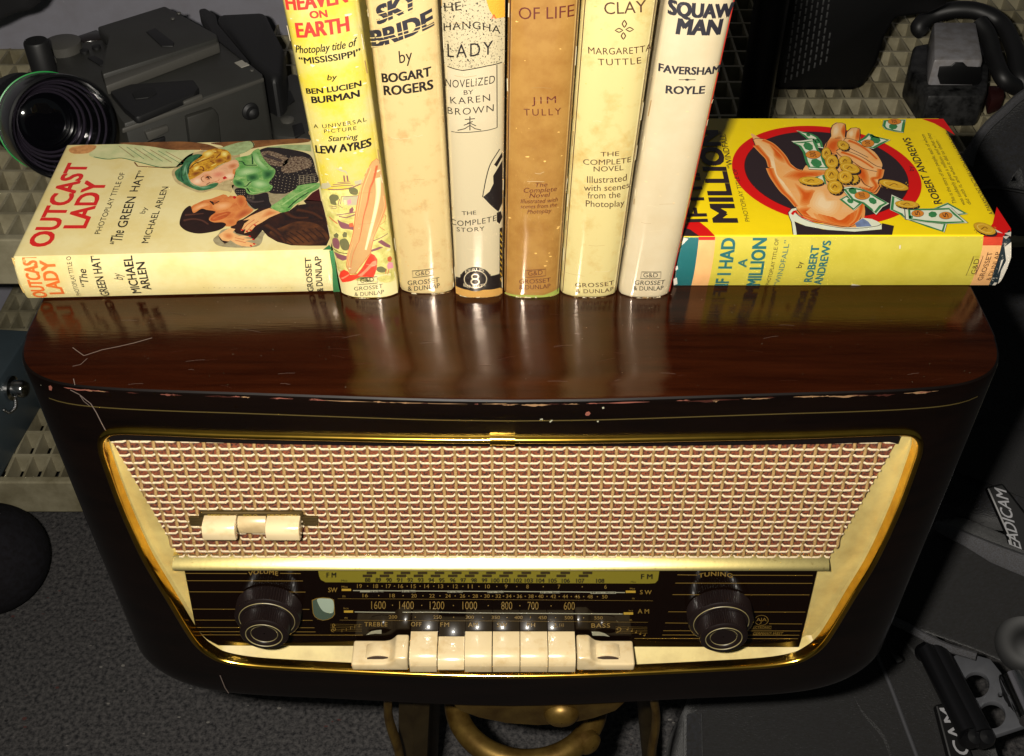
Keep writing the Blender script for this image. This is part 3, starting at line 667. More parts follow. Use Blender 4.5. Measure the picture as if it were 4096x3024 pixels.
def mstroke(*p, w=.0004, mt=maroon, sm=False): stroke(mb, S, zH(*p), w, mt, 3, smooth=sm)
mstroke((90, 330), (200, 335), (340, 318), (465, 270), sm=True, w=.0006); mstroke((130, 300), (250, 290), (380, 285), w=.0004); mstroke((145, 280), (260, 268), (350, 262), w=.0004); mstroke((200, 258), (340, 246), w=.0004)
mstroke((272, 175), (280, 245), w=.0008); mstroke((308, 175), (318, 240), w=.0008); poly(mb, S, zH((285, 140), (230, 125), (180, 90), (240, 105), (300, 130), (310, 170)), grey, 2, smooth=True)
for p in (((105, 420), (140, 390), (200, 400), (215, 440), (180, 470), (190, 510), (130, 500), (115, 460)), ((330, 320), (380, 310), (430, 340), (425, 390), (380, 395), (340, 375))): poly(mb, S, zH(*p), dgr, 3, smooth=True)
poly(mb, S, zH((265, 415), (440, 405), (425, 510), (320, 520), (255, 470)), grey, 3); mstroke((235, 500), (245, 415), (440, 405)); mstroke((225, 440), (205, 510), (260, 545))
poly(mb, S, zH((270, 455), (300, 455), (305, 500), (280, 515)), cr, 4); poly(mb, S, zH((310, 460), (350, 440), (360, 490), (320, 510)), pinkp, 4)
mstroke((105, 520), (190, 530), (185, 550), (120, 545)); mstroke((190, 625), (300, 610), (405, 590), w=.0006); mstroke((215, 640), (300, 655), (400, 620), w=.0007); poly(mb, S, zH((335, 560), (370, 530), (385, 560), (370, 600), (335, 600)), maroon, 4)
mstroke((105, 645), (200, 725), w=.0008, mt=skd); poly(mb, S, zH((200, 680), (240, 700), (300, 720), (390, 760), (390, 795), (320, 785), (240, 770)), maroon, 3, smooth=True); poly(mb, S, zH((330, 720), (375, 712), (385, 760), (335, 760)), skd, 4)
poly(mb, S, zH((155, 850), (190, 825), (215, 850), (205, 885), (165, 880)), dgr, 4); poly(mb, S, zH((150, 890), (200, 890), (225, 950), (215, 1010), (160, 990), (142, 940)), maroon, 4, smooth=True)
poly(mb, S, zH((255, 850), (275, 815), (310, 825), (305, 875), (265, 880)), dgr, 4); poly(mb, S, zH((225, 920), (280, 890), (320, 920), (338, 980), (310, 1025), (250, 1010)), dgr, 4, smooth=True)
mstroke((150, 1005), (220, 1050), (330, 1065), w=.0005, mt=jink); poly(mb, S, zH((160, 1040), (260, 1080), (310, 1095), (310, 1130), (260, 1145), (190, 1110)), maroon, 3)
mstroke((605, 920), (700, 880), (770, 835), w=.0005); poly(mb, S, zH((580, 1020), (680, 985), (720, 990), (650, 1025), (585, 1045)), maroon, 3); poly(mb, S, zH((655, 930), (700, 905), (800, 970), (800, 1000), (740, 985)), maroon, 3); mstroke((720, 600), (750, 640), (735, 700), (670, 745), (690, 770), (740, 800), w=.0003, mt=skd)
poly(mb, S, zH((765, 1110), (800, 1090), (820, 1120), (800, 1160), (770, 1150)), skd, 4); poly(mb, S, zH((780, 1160), (825, 1165), (835, 1225), (770, 1240), (760, 1200)), pinkp, 4); mstroke((755, 1240), (745, 1295), w=.0004, mt=skd); mstroke((785, 1240), (770, 1300), w=.0004, mt=skd)
poly(mb, S, zH((640, 1230), (700, 1210), (760, 1250), (720, 1280), (660, 1270)), dgr, 2, smooth=True); poly(mb, S, zH((650, 1340), (760, 1310), (860, 1340), (800, 1390), (690, 1385)), green, 3, smooth=True)
leg = ((560, 70), (590, 20), (640, -20), (690, 20), (712, 180), (735, 330), (750, 450), (748, 540), (720, 640), (660, 770), (610, 890), (585, 1000), (575, 1060), (520, 1130), (450, 1220), (400, 1290), (345, 1290), (305, 1215), (310, 1090), (345, 960), (378, 830), (400, 640), (430, 450), (475, 270), (520, 150))
poly(mb, S, zH(*leg), skin, 4); stroke(mb, S, zH(*leg[:10]), .0003, skd, 5); stroke(mb, S, zH(*leg[10:]), .00035, skd, 5)
for w_, p in ((.0030, ((560, 90), (520, 200), (480, 320), (450, 480), (425, 640))), (.0026, ((735, 400), (745, 520), (700, 660), (650, 780), (600, 900))), (.0022, ((330, 1200), (320, 1100), (370, 940)))):
    for k_, (hh, f) in enumerate((('f0b87a', 1), ('e8a468', .7), ('dc8a54', .4))): stroke(mb, S, zH(*p), (.0022*f*w_/.003, .0012*f*w_/.003), M('brush_'+hh, hh, rough=.45, coat=.3, coat_rough=.15), 5+k_*.2, smooth=True)
for k_, (hh, f) in enumerate((('f4cc94', 1), ('f8dcae', .55))): stroke(mb, S, zH((660, 200), (660, 400), (620, 620), (560, 860), (520, 1020)), (.0030*f, .0012*f), M('brush_'+hh, hh, rough=.45, coat=.3, coat_rough=.15), 5.1+k_*.2, smooth=True)
stroke(mb, S, zH((645, 60), (610, 220), (570, 320), (540, 480), (500, 630), (470, 800), (440, 940)), (.0012, .0003), skd, 6, smooth=True); stroke(mb, S, zH((430, 940), (380, 1060), (355, 1180), (350, 1260)), .0003, skd, 6)
poly(mb, S, zH((580, 1060), (620, 1080), (652, 1130), (645, 1240), (610, 1330), (460, 1325), (360, 1375), (255, 1388), (220, 1320), (235, 1270), (275, 1245), (320, 1265), (345, 1305), (420, 1300), (480, 1225), (540, 1120)), shoe, 6)
poly(mb, S, zH((640, 1140), (600, 1150), (500, 1260), (430, 1315), (480, 1320), (580, 1220), (645, 1190)), shoel, 7); poly(mb, S, zH((240, 1340), (340, 1290), (330, 1310), (260, 1355)), shoel, 7)
T_ = lambda s, z, a, b, c, mt=jink, **k: text(mb, S, s, *z(a, b, c), mt, 8, **k)
T_('HEAVEN', zB, (112, 80), (645, 12), (92, -45), jred, w=.035); T_('ON', zB, (320, 162), (470, 148), (308, 100), jred, w=.04); T_('EARTH', zB, (205, 330), (660, 272), (186, 205), jred, w=.035)
T_('Photoplay title of', zB, (190, 466), (720, 405), (183, 400), it=.15, w=.01); T_('“MISSISSIPPI”', zB, (225, 562), (765, 483), (215, 508), w=.025); T_('by', zB, (468, 716), (550, 708), (464, 668), it=.2, w=.01)
T_('BEN LUCIEN', zB, (287, 833), (770, 765), (280, 787), w=.035); T_('BURMAN', zB, (335, 918), (755, 860), (327, 862), w=.04); T_('A UNIVERSAL', zB, (350, 1142), (818, 1078), (345, 1108), w=.0, sp=1.2); T_('PICTURE', zB, (442, 1188), (728, 1158), (439, 1156), sp=1.2)
T_('Starring', zB, (478, 1262), (735, 1240), (472, 1216), it=.25, w=.01); T_('LEW AYRES', zB, (372, 1362), (858, 1300), (365, 1298), w=.035)
gd(mb, S, zC, ((735, 1145), (915, 1130), (918, 1190), (740, 1205)), ((765, 1188), (885, 1175), (762, 1150)), jink); T_('GROSSET', zC, (710, 1255), (965, 1228), (708, 1222)); T_('& DUNLAP', zC, (715, 1305), (975, 1282), (712, 1270))
rubs(mb, S, 40, rub, sz=.0016)
wear(mb, S); mb.build('dust_jacket', t); pageblock(S.m, S.T, .128, HB_, t)
# --- buff spine with slashed black title
buff = paper('buff_jacket', 'f0d595', .35, 120, dark='e0b878', thr=(.27, .47))
t, S, mb = upright('buff standing book with a slanted black title slashed by fine lines', -.0640, -.0307, -.0224, -.023, .085, .0052, buff)
T_('SKY', zB, (925, 212), (1275, 50), (898, 62), blue, w=.05, it=.12); T_('BRIDE', zB, (886, 418), (1412, 222), (860, 275), blue, w=.05, it=.0)
for y0, a, c in ((120, 880, 1300), (60, 900, 1330), (180, 920, 1250), (300, 850, 1420), (345, 860, 1430), (265, 850, 1430)): stroke(mb, S, zB((a, y0+70), (c, y0-95)), .00045, buff, 9)
T_('by', zB, (1115, 565), (1232, 540), (1105, 455)); T_('BOGART', zB, (965, 732), (1395, 672), (958, 655), w=.03); T_('ROGERS', zB, (982, 845), (1412, 790), (975, 765), w=.03)
gd(mb, S, zC, ((1228, 1080), (1418, 1060), (1420, 1120), (1232, 1142)), ((1258, 1125), (1388, 1112), (1255, 1088)), jink); T_('GROSSET', zC, (1190, 1205), (1470, 1175), (1188, 1165), w=.004); T_('& DUNLAP', zC, (1192, 1255), (1475, 1228), (1190, 1215), w=.004)
rubs(mb, S, 60, M('foxing', 'cf9a52', rough=.6, coat=.8, coat_rough=.07), sz=.0005)
wear(mb, S); mb.build('dust_jacket', t); pageblock(S.m, S.T, .128, HB_, t)
# --- speckled spine with black sails
wht = paper('white_speckled_jacket', 'e2d2aa', .3, 900, dark='8c8678', thr=(.25, .33)); plain = paper('white_jacket_panel', 'e8d8b2', .08); tanc = M('tan_book_cloth', 'b8893c', rough=.8, bump=.3, bscale=1500); yelc = M('yellow_cloth_patch', 'e3a21c', rough=.8, bump=.4, bscale=1500, k=.85)
speck = paper('dense_speckle', 'e0d0a6', .9, 1100, dark='2c2a2a', thr=(.395, .43))
t, S, mb = upright('speckled white standing book with black sails and a torn yellow patch', -.0298, -.0010, -.0258, .0, .13, .0050, wht)
poly(mb, S, zB((1480, -60), (2065, -60), (2060, 555), (1900, 588), (1680, 628), (1545, 592), (1500, 560)), speck, 1)
poly(mb, S, zB((1545, 600), (1680, 632), (1800, 612), (1985, 575), (1987, 1140), (1750, 1180), (1560, 1175)), plain, 2)
poly(mb, S, zB((1880, -40), (2056, -40), (2056, 150), (1965, 165), (1915, 80)), yelc, 3); T_('A', zB, (1935, 165), (1980, 165), (1935, 125), jred)
stroke(mb, S, zB((1545, 592), (1620, 618), (1680, 630), (1800, 610), (1900, 588), (2030, 555)), .0005, jink, 4); stroke(mb, S, zB((1985, 578), (1987, 1140)), .0004, jink, 4); stroke(mb, S, zB((1987, 1140), (1900, 1165), (1750, 1182), (1580, 1175)), .0004, jink, 4)
T_('HE', zB, (1520, 98), (1670, 85), (1515, 22), w=.0); T_('HANGHA', zB, (1515, 272), (2015, 300), (1512, 205), bend=.8, w=.0, sp=1.1); T_('LADY', zB, (1548, 505), (1948, 478), (1545, 388), w=.0, sp=1.25)
T_('NOVELIZED', zB, (1530, 768), (1965, 738), (1530, 700), w=-.003, sp=1.1); T_('BY', zB, (1690, 845), (1775, 838), (1690, 806), w=-.003); T_('KAREN', zB, (1575, 922), (1925, 898), (1570, 862), w=-.006, sp=1.2); T_('BROWN', zB, (1550, 1012), (1955, 990), (1548, 952), w=-.006, sp=1.2)
for p in (((1745, 1040), (1745, 1165)), ((1700, 1068), (1790, 1060)), ((1720, 1105), (1770, 1085)), ((1690, 1120), (1745, 1100), (1800, 1125)), ((1635, 1165), (1700, 1150), (1745, 1120), (1790, 1150), (1845, 1162))): stroke(mb, S, zB(*p), .0005, jink, 4)
stroke(mb, S, zC((2010, -10), (1930, 120), (1890, 250), (1858, 420)), .0005, jink, 4, smooth=True)
poly(mb, S, zC((1862, 420), (1920, 370), (1955, 300), (1952, 230), (2000, 150), (2034, 90), (2034, 470), (2000, 552), (1930, 492)), jink, 3); poly(mb, S, zC((1960, 130), (2030, 20), (2034, 60), (1985, 150)), jink, 3)
for p in (((1985, 560), (2020, 545), (2034, 600), (2010, 660), (1985, 640)), ((2010, 700), (2034, 690), (2034, 1240), (2008, 1230))): poly(mb, S, zC(*p), jink, 3)
for i in range(9): stroke(mb, S, zC((2016, 730+i*52), (2028, 760+i*52)), .0005, M('gilt', 'b8902c', rough=.5), 5)
T_('THE', zC, (1675, 578), (1802, 572), (1672, 545)); T_('COMPLETE', zC, (1578, 660), (1980, 625), (1576, 612), w=-.002, sp=1.1); T_('STORY', zC, (1630, 722), (1875, 717), (1628, 685), sp=1.15)
poly(mb, S, zC((1618, 1130), (1660, 1140), (1660, 1110), (1930, 1110), (1930, 1125), (2010, 1105), (2012, 1230), (1880, 1250), (1720, 1250), (1620, 1215)), jink, 3)
ellipse(mb, S, zC((1795, 1155))[0], 62, 49, 0, jink, 4); stroke(mb, S, [zC((1795+100*math.cos(a), 1155+78*math.sin(a)))[0] for a in [2*math.pi*i/30 for i in range(30)]], .0005, plain, 5, closed=True)
for yy, r in ((1132, 22), (1178, 26)): stroke(mb, S, [zC((1792+r*1.35*math.cos(a), yy+r*math.sin(a)))[0] for a in [2*math.pi*i/20 for i in range(20)]], .0009, plain, 5, closed=True)
T_('EFRUS', zC, (1705, 1100), (1872, 1086), (1702, 1072), plain, bend=.45); T_('BENNETT', zC, (1690, 1216), (1892, 1212), (1690, 1190), plain, bend=-.6)
poly(mb, S, [(.0003, .0002), (S.T-.0003, .0002), (S.T-.0003, .0075), (S.T*.75, .0062), (S.T*.5, .0066), (S.T*.3, .0072), (.0003, .0088)], tanc, 2, raw=True)
wear(mb, S); mb.build('dust_jacket', t); pageblock(S.m, S.T, .128, HB_, t)
# --- ochre spine
och = paper('ochre_jacket', 'c4934a', .3, 70, dark='b07c38', thr=(.3, .6))
t, S, mb = upright('plain ochre brown standing book with small dark red lettering', -.0003, .0335, -.0257, .020, .075, .0052, och)
T_('OF LIFE', zD, (170, 165), (660, 138), (168, 58), dred, w=-.004); T_('JIM', zD, (285, 928), (500, 918), (283, 866), dred, sp=1.4, w=-.004); T_('TULLY', zD, (215, 1030), (545, 1020), (212, 970), dred, sp=1.3, w=-.004)
for s_, a, c, h, k_ in (('The', (308, 330), (420, 322), 38, .2), ('Complete', (208, 378), (502, 362), 42, .2), ('Novel', (262, 425), (438, 415), 40, .2), ('Illustrated with', (185, 472), (510, 455), 37, .2), ('scenes from the', (183, 518), (505, 500), 35, .2), ('Photoplay', (243, 568), (455, 555), 37, .2)): T_(s_, zE, a, c, (a[0], a[1]-h), dred, it=k_)
gd(mb, S, zE, ((228, 1075), (410, 1062), (410, 1125), (225, 1142)), ((252, 1125), (382, 1112), (250, 1085)), dred); T_('GROSSET', zE, (172, 1193), (450, 1175), (172, 1155), dred, w=.004); T_('& DUNLAP', zE, (172, 1243), (450, 1228), (170, 1205), dred, w=.004)
poly(mb, S, [(.0006, .0002), (S.T-.0003, .0002), (S.T-.0003, .0045), (S.T*.7, .0018), (S.T*.4, .0022), (.0006, .0012)], M('olive_book_cloth', '8f9a3c', rough=.8), 2, raw=True)
rubs(mb, S, 25, M('ochre_rub', 'e8bd6c', rough=.5, coat=.8, coat_rough=.07), sz=.0010)
for u in (.0012, S.T-.0012): stroke(mb, S, [(u, .002), (u, .19)], .0005, brown, 2, raw=True)
wear(mb, S); mb.build('dust_jacket', t); pageblock(S.m, S.T, .128, HB_, t)
# --- pale yellow spine with ornament
pyl = paper('pale_yellow_jacket', 'f3e19a', .28, 60, dark='dfba68', thr=(.28, .5))
t, S, mb = upright('pale yellow standing book with a four loop ornament and brown lettering', .0341, .0686, -.0254, .038, .11, .0055, pyl)
T_('CLAY', zD, (935, 125), (1305, 100), (930, 18), brown); T_('MARGARETTA', zD, (793, 475), (1352, 440), (790, 415), brown, sp=1.05); T_('TUTTLE', zD, (880, 580), (1262, 562), (875, 522), brown, sp=1.15)
for cx, cy, dx, dy in ((1113, 212, 20, 32), (1104, 320, 20, 30), (1065, 270, 34, 18), (1160, 262, 34, 18)): stroke(mb, S, zD((cx-dx, cy), (cx-dx*.4, cy-dy*.7), (cx, cy-dy), (cx+dx*.4, cy-dy*.7), (cx+dx, cy), (cx+dx*.4, cy+dy*.7), (cx, cy+dy), (cx-dx*.4, cy+dy*.7)), .0006, brown, 4, closed=True)
for s_, a, c, h in (('THE', (900, 55), (1065, 48), 40), ('COMPLETE', (745, 125), (1170, 100), 48), ('NOVEL', (838, 190), (1102, 175), 46), ('Illustrated', (780, 290), (1130, 268), 60), ('with scenes', (752, 360), (1152, 330), 54), ('from the', (785, 430), (1075, 418), 56), ('Photoplay', (768, 502), (1110, 490), 56)): T_(s_, zE, a, c, (a[0], a[1]-h), brown)
T_('GROSSET', zE, (675, 1222), (1018, 1195), (672, 1185), brown, sp=1.1, w=.004); T_('& DUNLAP', zE, (680, 1275), (1013, 1252), (678, 1240), brown, sp=1.1, w=.004)
rubs(mb, S, 30, M('foxing_yellow', 'd9ae5c', rough=.5, coat=.8, coat_rough=.07), sz=.0008)
for u in (.0014, S.T-.0014): stroke(mb, S, [(u, .002), (u, .19)], .0004, brown, 2, raw=True)
wear(mb, S); mb.build('dust_jacket', t); pageblock(S.m, S.T, .128, HB_, t)
# --- cream spine leaning right
crm = paper('cream_jacket', 'f0dfb8', .16, 50, dark='ead6ac', thr=(.3, .6))
t, S, mb = upright('cream standing book with bold black title, leaning right, rightmost of the row', .0697, .1008, -.0259, .0715, .12, .0052, crm)
T_('SQUAW', zD, (1512, 118), (2072, 135), (1518, -8), blue, w=.045); T_('MAN', zD, (1582, 298), (1960, 302), (1605, 165), blue, w=.045); T_('FAVERSHAM', zD, (1422, 630), (1955, 640), (1427, 562), blue, w=.03)
stroke(mb, S, zD((1600, 712), (1750, 712)), .0004, blue, 4); poly(mb, S, zD((1640, 712), (1675, 702), (1710, 712), (1675, 722)), blue, 5); T_('ROYLE', zD, (1485, 830), (1825, 832), (1490, 762), blue, w=.03)
gd(mb, S, zE, ((1267, 1088), (1442, 1088), (1438, 1150), (1255, 1150)), ((1283, 1138), (1412, 1138), (1283, 1098)), jink); T_('GROSSET', zE, (1205, 1200), (1470, 1195), (1210, 1162), w=.004); T_('& DUNLAP', zE, (1195, 1250), (1460, 1245), (1195, 1212), w=.004)
rubs(mb, S, 14, M('cream_rub', 'd8bf94', rough=.5, coat=.8, coat_rough=.07), sz=.0012)
stroke(mb, S, [(S.T-.0006, .002), (S.T-.0006, .19)], .0006, jred, 2, raw=True)
wear(mb, S); mb.build('dust_jacket', t); pageblock(S.m, S.T, .128, HB_, t)

def hexmix(h0, h1, t):
    a, b_ = [int(h0[i:i+2], 16) for i in (0, 2, 4)], [int(h1[i:i+2], 16) for i in (0, 2, 4)]
    return ''.join('%02x' % round(x+(y-x)*t) for x, y in zip(a, b_))
CNT = [0]
def jit(): CNT[0] += 1; return (CNT[0] % 23)*.0061
def soft(SS, z, h0, h1, l, *pts, n=6, r0=1.25, r1=.35):
    """a brushed patch of colour h1 that fades outwards into the painted ground h0"""
    l += jit(); q = catmull([Vector((p[0], p[1], 0)) for p in z(*pts)], True, 4); c_ = sum(q, Vector())/len(q)
    for i in range(n):
        f = r0+(r1-r0)*i/(n-1); h = hexmix(h0, h1, (i+1)/n)
        poly(mb, SS, [c_+(p-c_)*f for p in q], M('brush_'+h, h, rough=.45, coat=.3, coat_rough=.15), l+i*.15)
def softline(SS, z, h0, h1, l, w, *pts, n=5):
    l += jit()
    for i in range(n):
        h = hexmix(h0, h1, (i+1)/n); stroke(mb, SS, z(*pts), (w*(1-.8*i/(n-1)), w*.5*(1-.8*i/(n-1))), M('brush_'+h, h, rough=.45, coat=.3, coat_rough=.15), l+i*.12, smooth=True)
# --- lying book, left: cream jacket, couple
def lying(label, o, rot, W_, D, T, bulge, mat):
    S = Lying(o, rot, T, bulge)
    t = thing('lying_book', label, 'book', o, GRP); mb = MB()
    m = lambda p, q, v: S.o+S.X*v+S.Y*q+Vector((0, 0, p))
    jacket(mb, m, S.q, T, D, W_, mat, cloth_g if 'couple' in label else M('white_worn_paper', 'd8d4c4', rough=.8))
    return t, S, mb, m, Flat(S.o+Vector((0, 0, T)), S.X, S.Y, (0, 0, 1))
crj = paper('cream_jacket_flat', 'f6e6a8', .15, 40, dark='ecd58a', thr=(.3, .6), coat=.15)
t, S, mb, m, C = lying('cream book lying flat at left, painted couple leaning close on its cover', (-.2889, -.0325, 0), .042, .186, .128, .031, .003, crj)
T2 = lambda s, z, a, b, c, mt=jink, SS=None, **k: text(mb, SS or C, s, *z(a, b, c), mt, 8, **k)
ored = M('outlined_red_print', 'd41c16', rough=.45, coat=.8, coat_rough=.07); oran = M('orange_print', 'e8702a', rough=.45, coat=.8, coat_rough=.07)
def P_(SS, z, mt, *pts, l=2, sm=True): poly(mb, SS, z(*pts), mt, l, smooth=sm)
paint = lambda n, h, mo=.3, sc=250, dk=None: M('painted_'+n, h, rough=.45, coat=.25, coat_rough=.2, mottle=mo, scale=sc, dark=dk)
hatg, hair, hairm, sking, skinm, scarf, coatd, suit, brn, dress, umber, lip = paint('hat_green', '3f7a4e', .4), paint('blond_hair', 'e0a828', .6, 300, '9a5a10'), paint('dark_hair', '281410', .3), paint('fair_skin', 'f0b68a', .15), paint('tan_skin', 'dc8a48', .3, 150, 'c86c34'), paint('scarf_green', '5a9a48', .6, 160, '9cc074'), paint('check_coat', '241c1c', .2), paint('suit_brown', '1e1110', .4, 120, '3a1c10'), paint('brown_check', '4a3428', .7, 700, 'a08a70'), paint('pale_dress', 'd4d09a', .3, 90, 'b4bc84'), paint('umber', '8c5a2c', .5, 90), M('painted_lip_red', 'c01818', rough=.4)
P_(C, zA, dress, (572, 262), (625, 212), (800, 203), (1000, 196), (1230, 205), (1215, 300), (1150, 340), (1050, 355), (900, 322), (790, 292), (680, 302), (592, 287)); P_(C, zA, paint('peach', 'd89a5c', .4), (440, 242), (470, 220), (560, 208), (615, 215), (600, 240), (555, 262), (470, 264), l=3)
P_(C, zA, umber, (760, 197), (1000, 190), (1180, 188), (1330, 205), (1400, 240), (1250, 240), (1100, 240), (960, 218), l=3); P_(C, zA, umber, (1350, 196), (1550, 185), (1700, 178), (1940, 168), (1970, 190), (1750, 210), (1600, 235), (1490, 262), (1440, 245), (1420, 215), l=3)
P_(C, zA, paint('light_green', 'a8bc84', .3), (1400, 240), (1500, 200), (1600, 185), (1625, 215), (1560, 260), (1470, 275), l=4); stroke(mb, C, zA((600, 285), (690, 300), (780, 293), (900, 322), (1050, 356), (1150, 345)), .0008, hatg, 4, smooth=True); stroke(mb, C, zA((860, 320), (880, 345), (1000, 352), (1140, 350)), .0010, umber, 4); stroke(mb, C, zA((1600, 178), (1620, 200), (1625, 225)), .0006, suit, 5)
for i in range(7): stroke(mb, C, zA((760+50*i, 215+6*i), (860+60*i, 290+8*i)), .0004, hatg if i % 2 else umber, 4)
P_(C, zO1, paint('shadow_halo', 'c8b482', .3), (150, 480), (210, 400), (310, 300), (400, 240), (560, 195), (720, 160), (880, 165), (990, 230), (1020, 290), (930, 700), (860, 720), (700, 700), (520, 740), (340, 680), (200, 600))
P_(C, zO1, paint('grey_shade', 'a89c78', .3), (930, 690), (1000, 640), (1500, 740), (1680, 740), (1480, 900), (1420, 930), (1150, 960)); P_(C, zO1, paint('grey_shade', 'a89c78', .3), (680, 1350), (740, 1280), (850, 1200), (1300, 1230), (1320, 1300), (1230, 1430), (800, 1430))
P_(C, zO1, coatd, (1260, 210), (1350, 165), (1470, 158), (1640, 180), (1850, 225), (1945, 290), (1990, 450), (2020, 605), (1780, 650), (1740, 690), (1640, 740), (1560, 755), (1390, 730), (1360, 560), (1300, 300), l=3); P_(C, zO1, paint('light_green', 'a8bc84', .3), (1350, 160), (1600, 130), (1925, 125), (1935, 215), (1700, 190), (1560, 165), l=4, sm=False)
P_(C, zO1, brn, (1560, 420), (1600, 330), (1720, 280), (1850, 285), (1925, 330), (1930, 410), (1800, 455), (1650, 490), (1555, 470), l=4)
P_(C, zO1, brn, (1290, 230), (1420, 210), (1640, 300), (1580, 400), (1400, 380), (1330, 300), l=4)
dot = paint('check_dots', 'b8a88a', 0)
for i in range(11):
    for j in range(9):
        x = 1300+i*62+j*14; y = 240+j*34+i*6
        if (x-1260)*.02 < 14+j*3: ellipse(mb, C, zO1((x, y))[0], 1.8, 1.1, 0, dot, 5, 6)
for i in range(10):
    for j in range(6): ellipse(mb, C, zO1((1440+i*46-j*6, 520+j*36+i*8))[0], 1.8, 1.2, 0, dot, 5, 6)
for i in range(5): stroke(mb, C, zO1((1790+i*45, 520+i*4), (1780+i*50, 640-i*8)), .00025, dot, 5); stroke(mb, C, zO1((1770, 530+i*24), (2000, 500+i*24)), .00025, dot, 5)
P_(C, zO1, coatd, (965, 690), (1090, 685), (1130, 755), (1230, 765), (1370, 740), (1400, 850), (1425, 900), (1400, 935), (1250, 955), (1180, 930), (1110, 850), (1085, 795), (985, 775), l=3)
for i in range(5):
    for j in range(3): ellipse(mb, C, zO1((985+i*24, 715+j*24))[0], 1.6, 1.1, 0, dot, 5, 6); ellipse(mb, C, zO1((1120+i*20, 785+j*18))[0], 1.6, 1.1, 0, dot, 5, 6)
P_(C, zO1, hatg, (190, 490), (215, 450), (280, 400), (320, 330), (380, 280), (470, 250), (545, 262), (480, 310), (410, 360), (370, 420), (360, 500), (365, 580), (410, 640), (480, 665), (580, 660), (660, 628), (745, 618), (720, 662), (640, 697), (520, 715), (430, 692), (340, 650), (280, 610), (220, 570), l=6)
stroke(mb, C, zO1((285, 405), (268, 470), (275, 540), (300, 600)), .0010, paint('hat_dark', '1c4a30', .2), 7, smooth=True); stroke(mb, C, zO1((330, 400), (345, 500), (400, 620), (560, 690)), .0008, paint('hat_light', '7aa880', .2), 7, smooth=True); stroke(mb, C, zO1((520, 265), (430, 320), (375, 400), (360, 500)), .0010, paint('hat_dark', '1c4a30', .2), 7, smooth=True)
P_(C, zO1, sking, (375, 600), (450, 545), (520, 490), (600, 465), (700, 440), (790, 390), (880, 345), (950, 322), (995, 340), (1005, 400), (965, 445), (965, 500), (940, 560), (870, 577), (800, 602), (760, 622), (700, 605), (640, 625), (580, 650), (500, 650), (420, 632), l=5)
P_(C, zO1, hair, (358, 470), (375, 420), (410, 365), (470, 310), (540, 255), (600, 205), (680, 182), (770, 182), (850, 198), (898, 240), (912, 310), (880, 345), (800, 370), (720, 412), (650, 462), (560, 478), (500, 512), (440, 555), (375, 575), (362, 520), l=6)
hd, hl = paint('hair_brown', '8a4a10', .2), paint('hair_light', 'f4d870', .1)
for p in (((380, 440), (450, 370), (560, 330), (640, 300)), ((470, 460), (500, 420), (540, 410), (560, 450), (520, 480)), ((640, 340), (700, 360), (760, 330)), ((720, 300), (780, 240), (850, 230), (880, 290)), ((760, 340), (820, 350), (890, 310)), ((420, 520), (500, 480), (600, 450))): stroke(mb, C, zO1(*p), .0009, hd, 7, smooth=True)
for p in (((560, 250), (640, 210), (720, 215)), ((420, 400), (500, 340), (600, 290)), ((800, 220), (860, 240), (880, 260)), ((660, 400), (740, 360)), ((390, 530), (450, 500))): stroke(mb, C, zO1(*p), .0010, hl, 7, smooth=True)
stroke(mb, C, zO1((562, 528), (528, 558), (540, 592), (560, 602)), .0005, hd, 7, smooth=True); ellipse(mb, C, zO1((618, 552))[0], 7, 3.4, 40, suit, 7, 12); stroke(mb, C, zO1((595, 640), (640, 612)), .0006, suit, 7); P_(C, zO1, lip, (800, 552), (822, 540), (830, 528), (848, 545), (866, 556), (840, 566), (815, 574), l=7, sm=False)
P_(C, zO1, skinm, (940, 420), (1000, 380), (1005, 405), (965, 450), (960, 500), (930, 540), l=6); stroke(mb, C, zO1((700, 605), (745, 590), (760, 570)), .0004, skd, 7)
FS1 = 'f0b68a'
soft(C, zO1, FS1, 'e08c6c', 6, (680, 500), (740, 475), (810, 480), (820, 520), (760, 545), (690, 540)); soft(C, zO1, FS1, 'fad8b4', 6, (430, 590), (480, 560), (530, 580), (510, 625), (440, 625)); soft(C, zO1, FS1, 'd88858', 6, (560, 520), (610, 500), (650, 530), (640, 575), (590, 580)); soft(C, zO1, FS1, 'c87848', 6, (870, 400), (930, 370), (985, 380), (975, 420), (900, 440)); soft(C, zO1, FS1, 'fad8b4', 6, (840, 520), (900, 500), (940, 520), (910, 560), (850, 560))
stroke(mb, C, zO1((640, 620), (700, 604), (760, 620), (800, 600)), .0004, skd, 8); stroke(mb, C, zO1((585, 560), (610, 535), (640, 540), (660, 560)), .0006, suit, 8, smooth=True); stroke(mb, C, zO1((600, 575), (640, 580)), .0003, suit, 8)
P_(C, zO1, scarf, (960, 302), (1050, 280), (1150, 258), (1200, 205), (1265, 180), (1290, 240), (1330, 310), (1400, 390), (1475, 455), (1450, 540), (1392, 620), (1442, 660), (1400, 720), (1300, 742), (1180, 767), (1110, 742), (1088, 692), (990, 672), (938, 620), (942, 560), (968, 460), (1012, 400), (1000, 340), l=5)
for p in (((1180, 250), (1185, 380)), ((1010, 340), (1060, 350), (1100, 390), (1240, 390)), ((1240, 490), (1140, 530), (1130, 590), (1210, 560)), ((960, 600), (1020, 640), (1100, 660), (1180, 600), (1360, 640)), ((1110, 680), (1150, 740)), ((1240, 240), (1260, 330), (1360, 430))): stroke(mb, C, zO1(*p), .0009, paint('scarf_dark', '1f4a24', .2), 6, smooth=True)
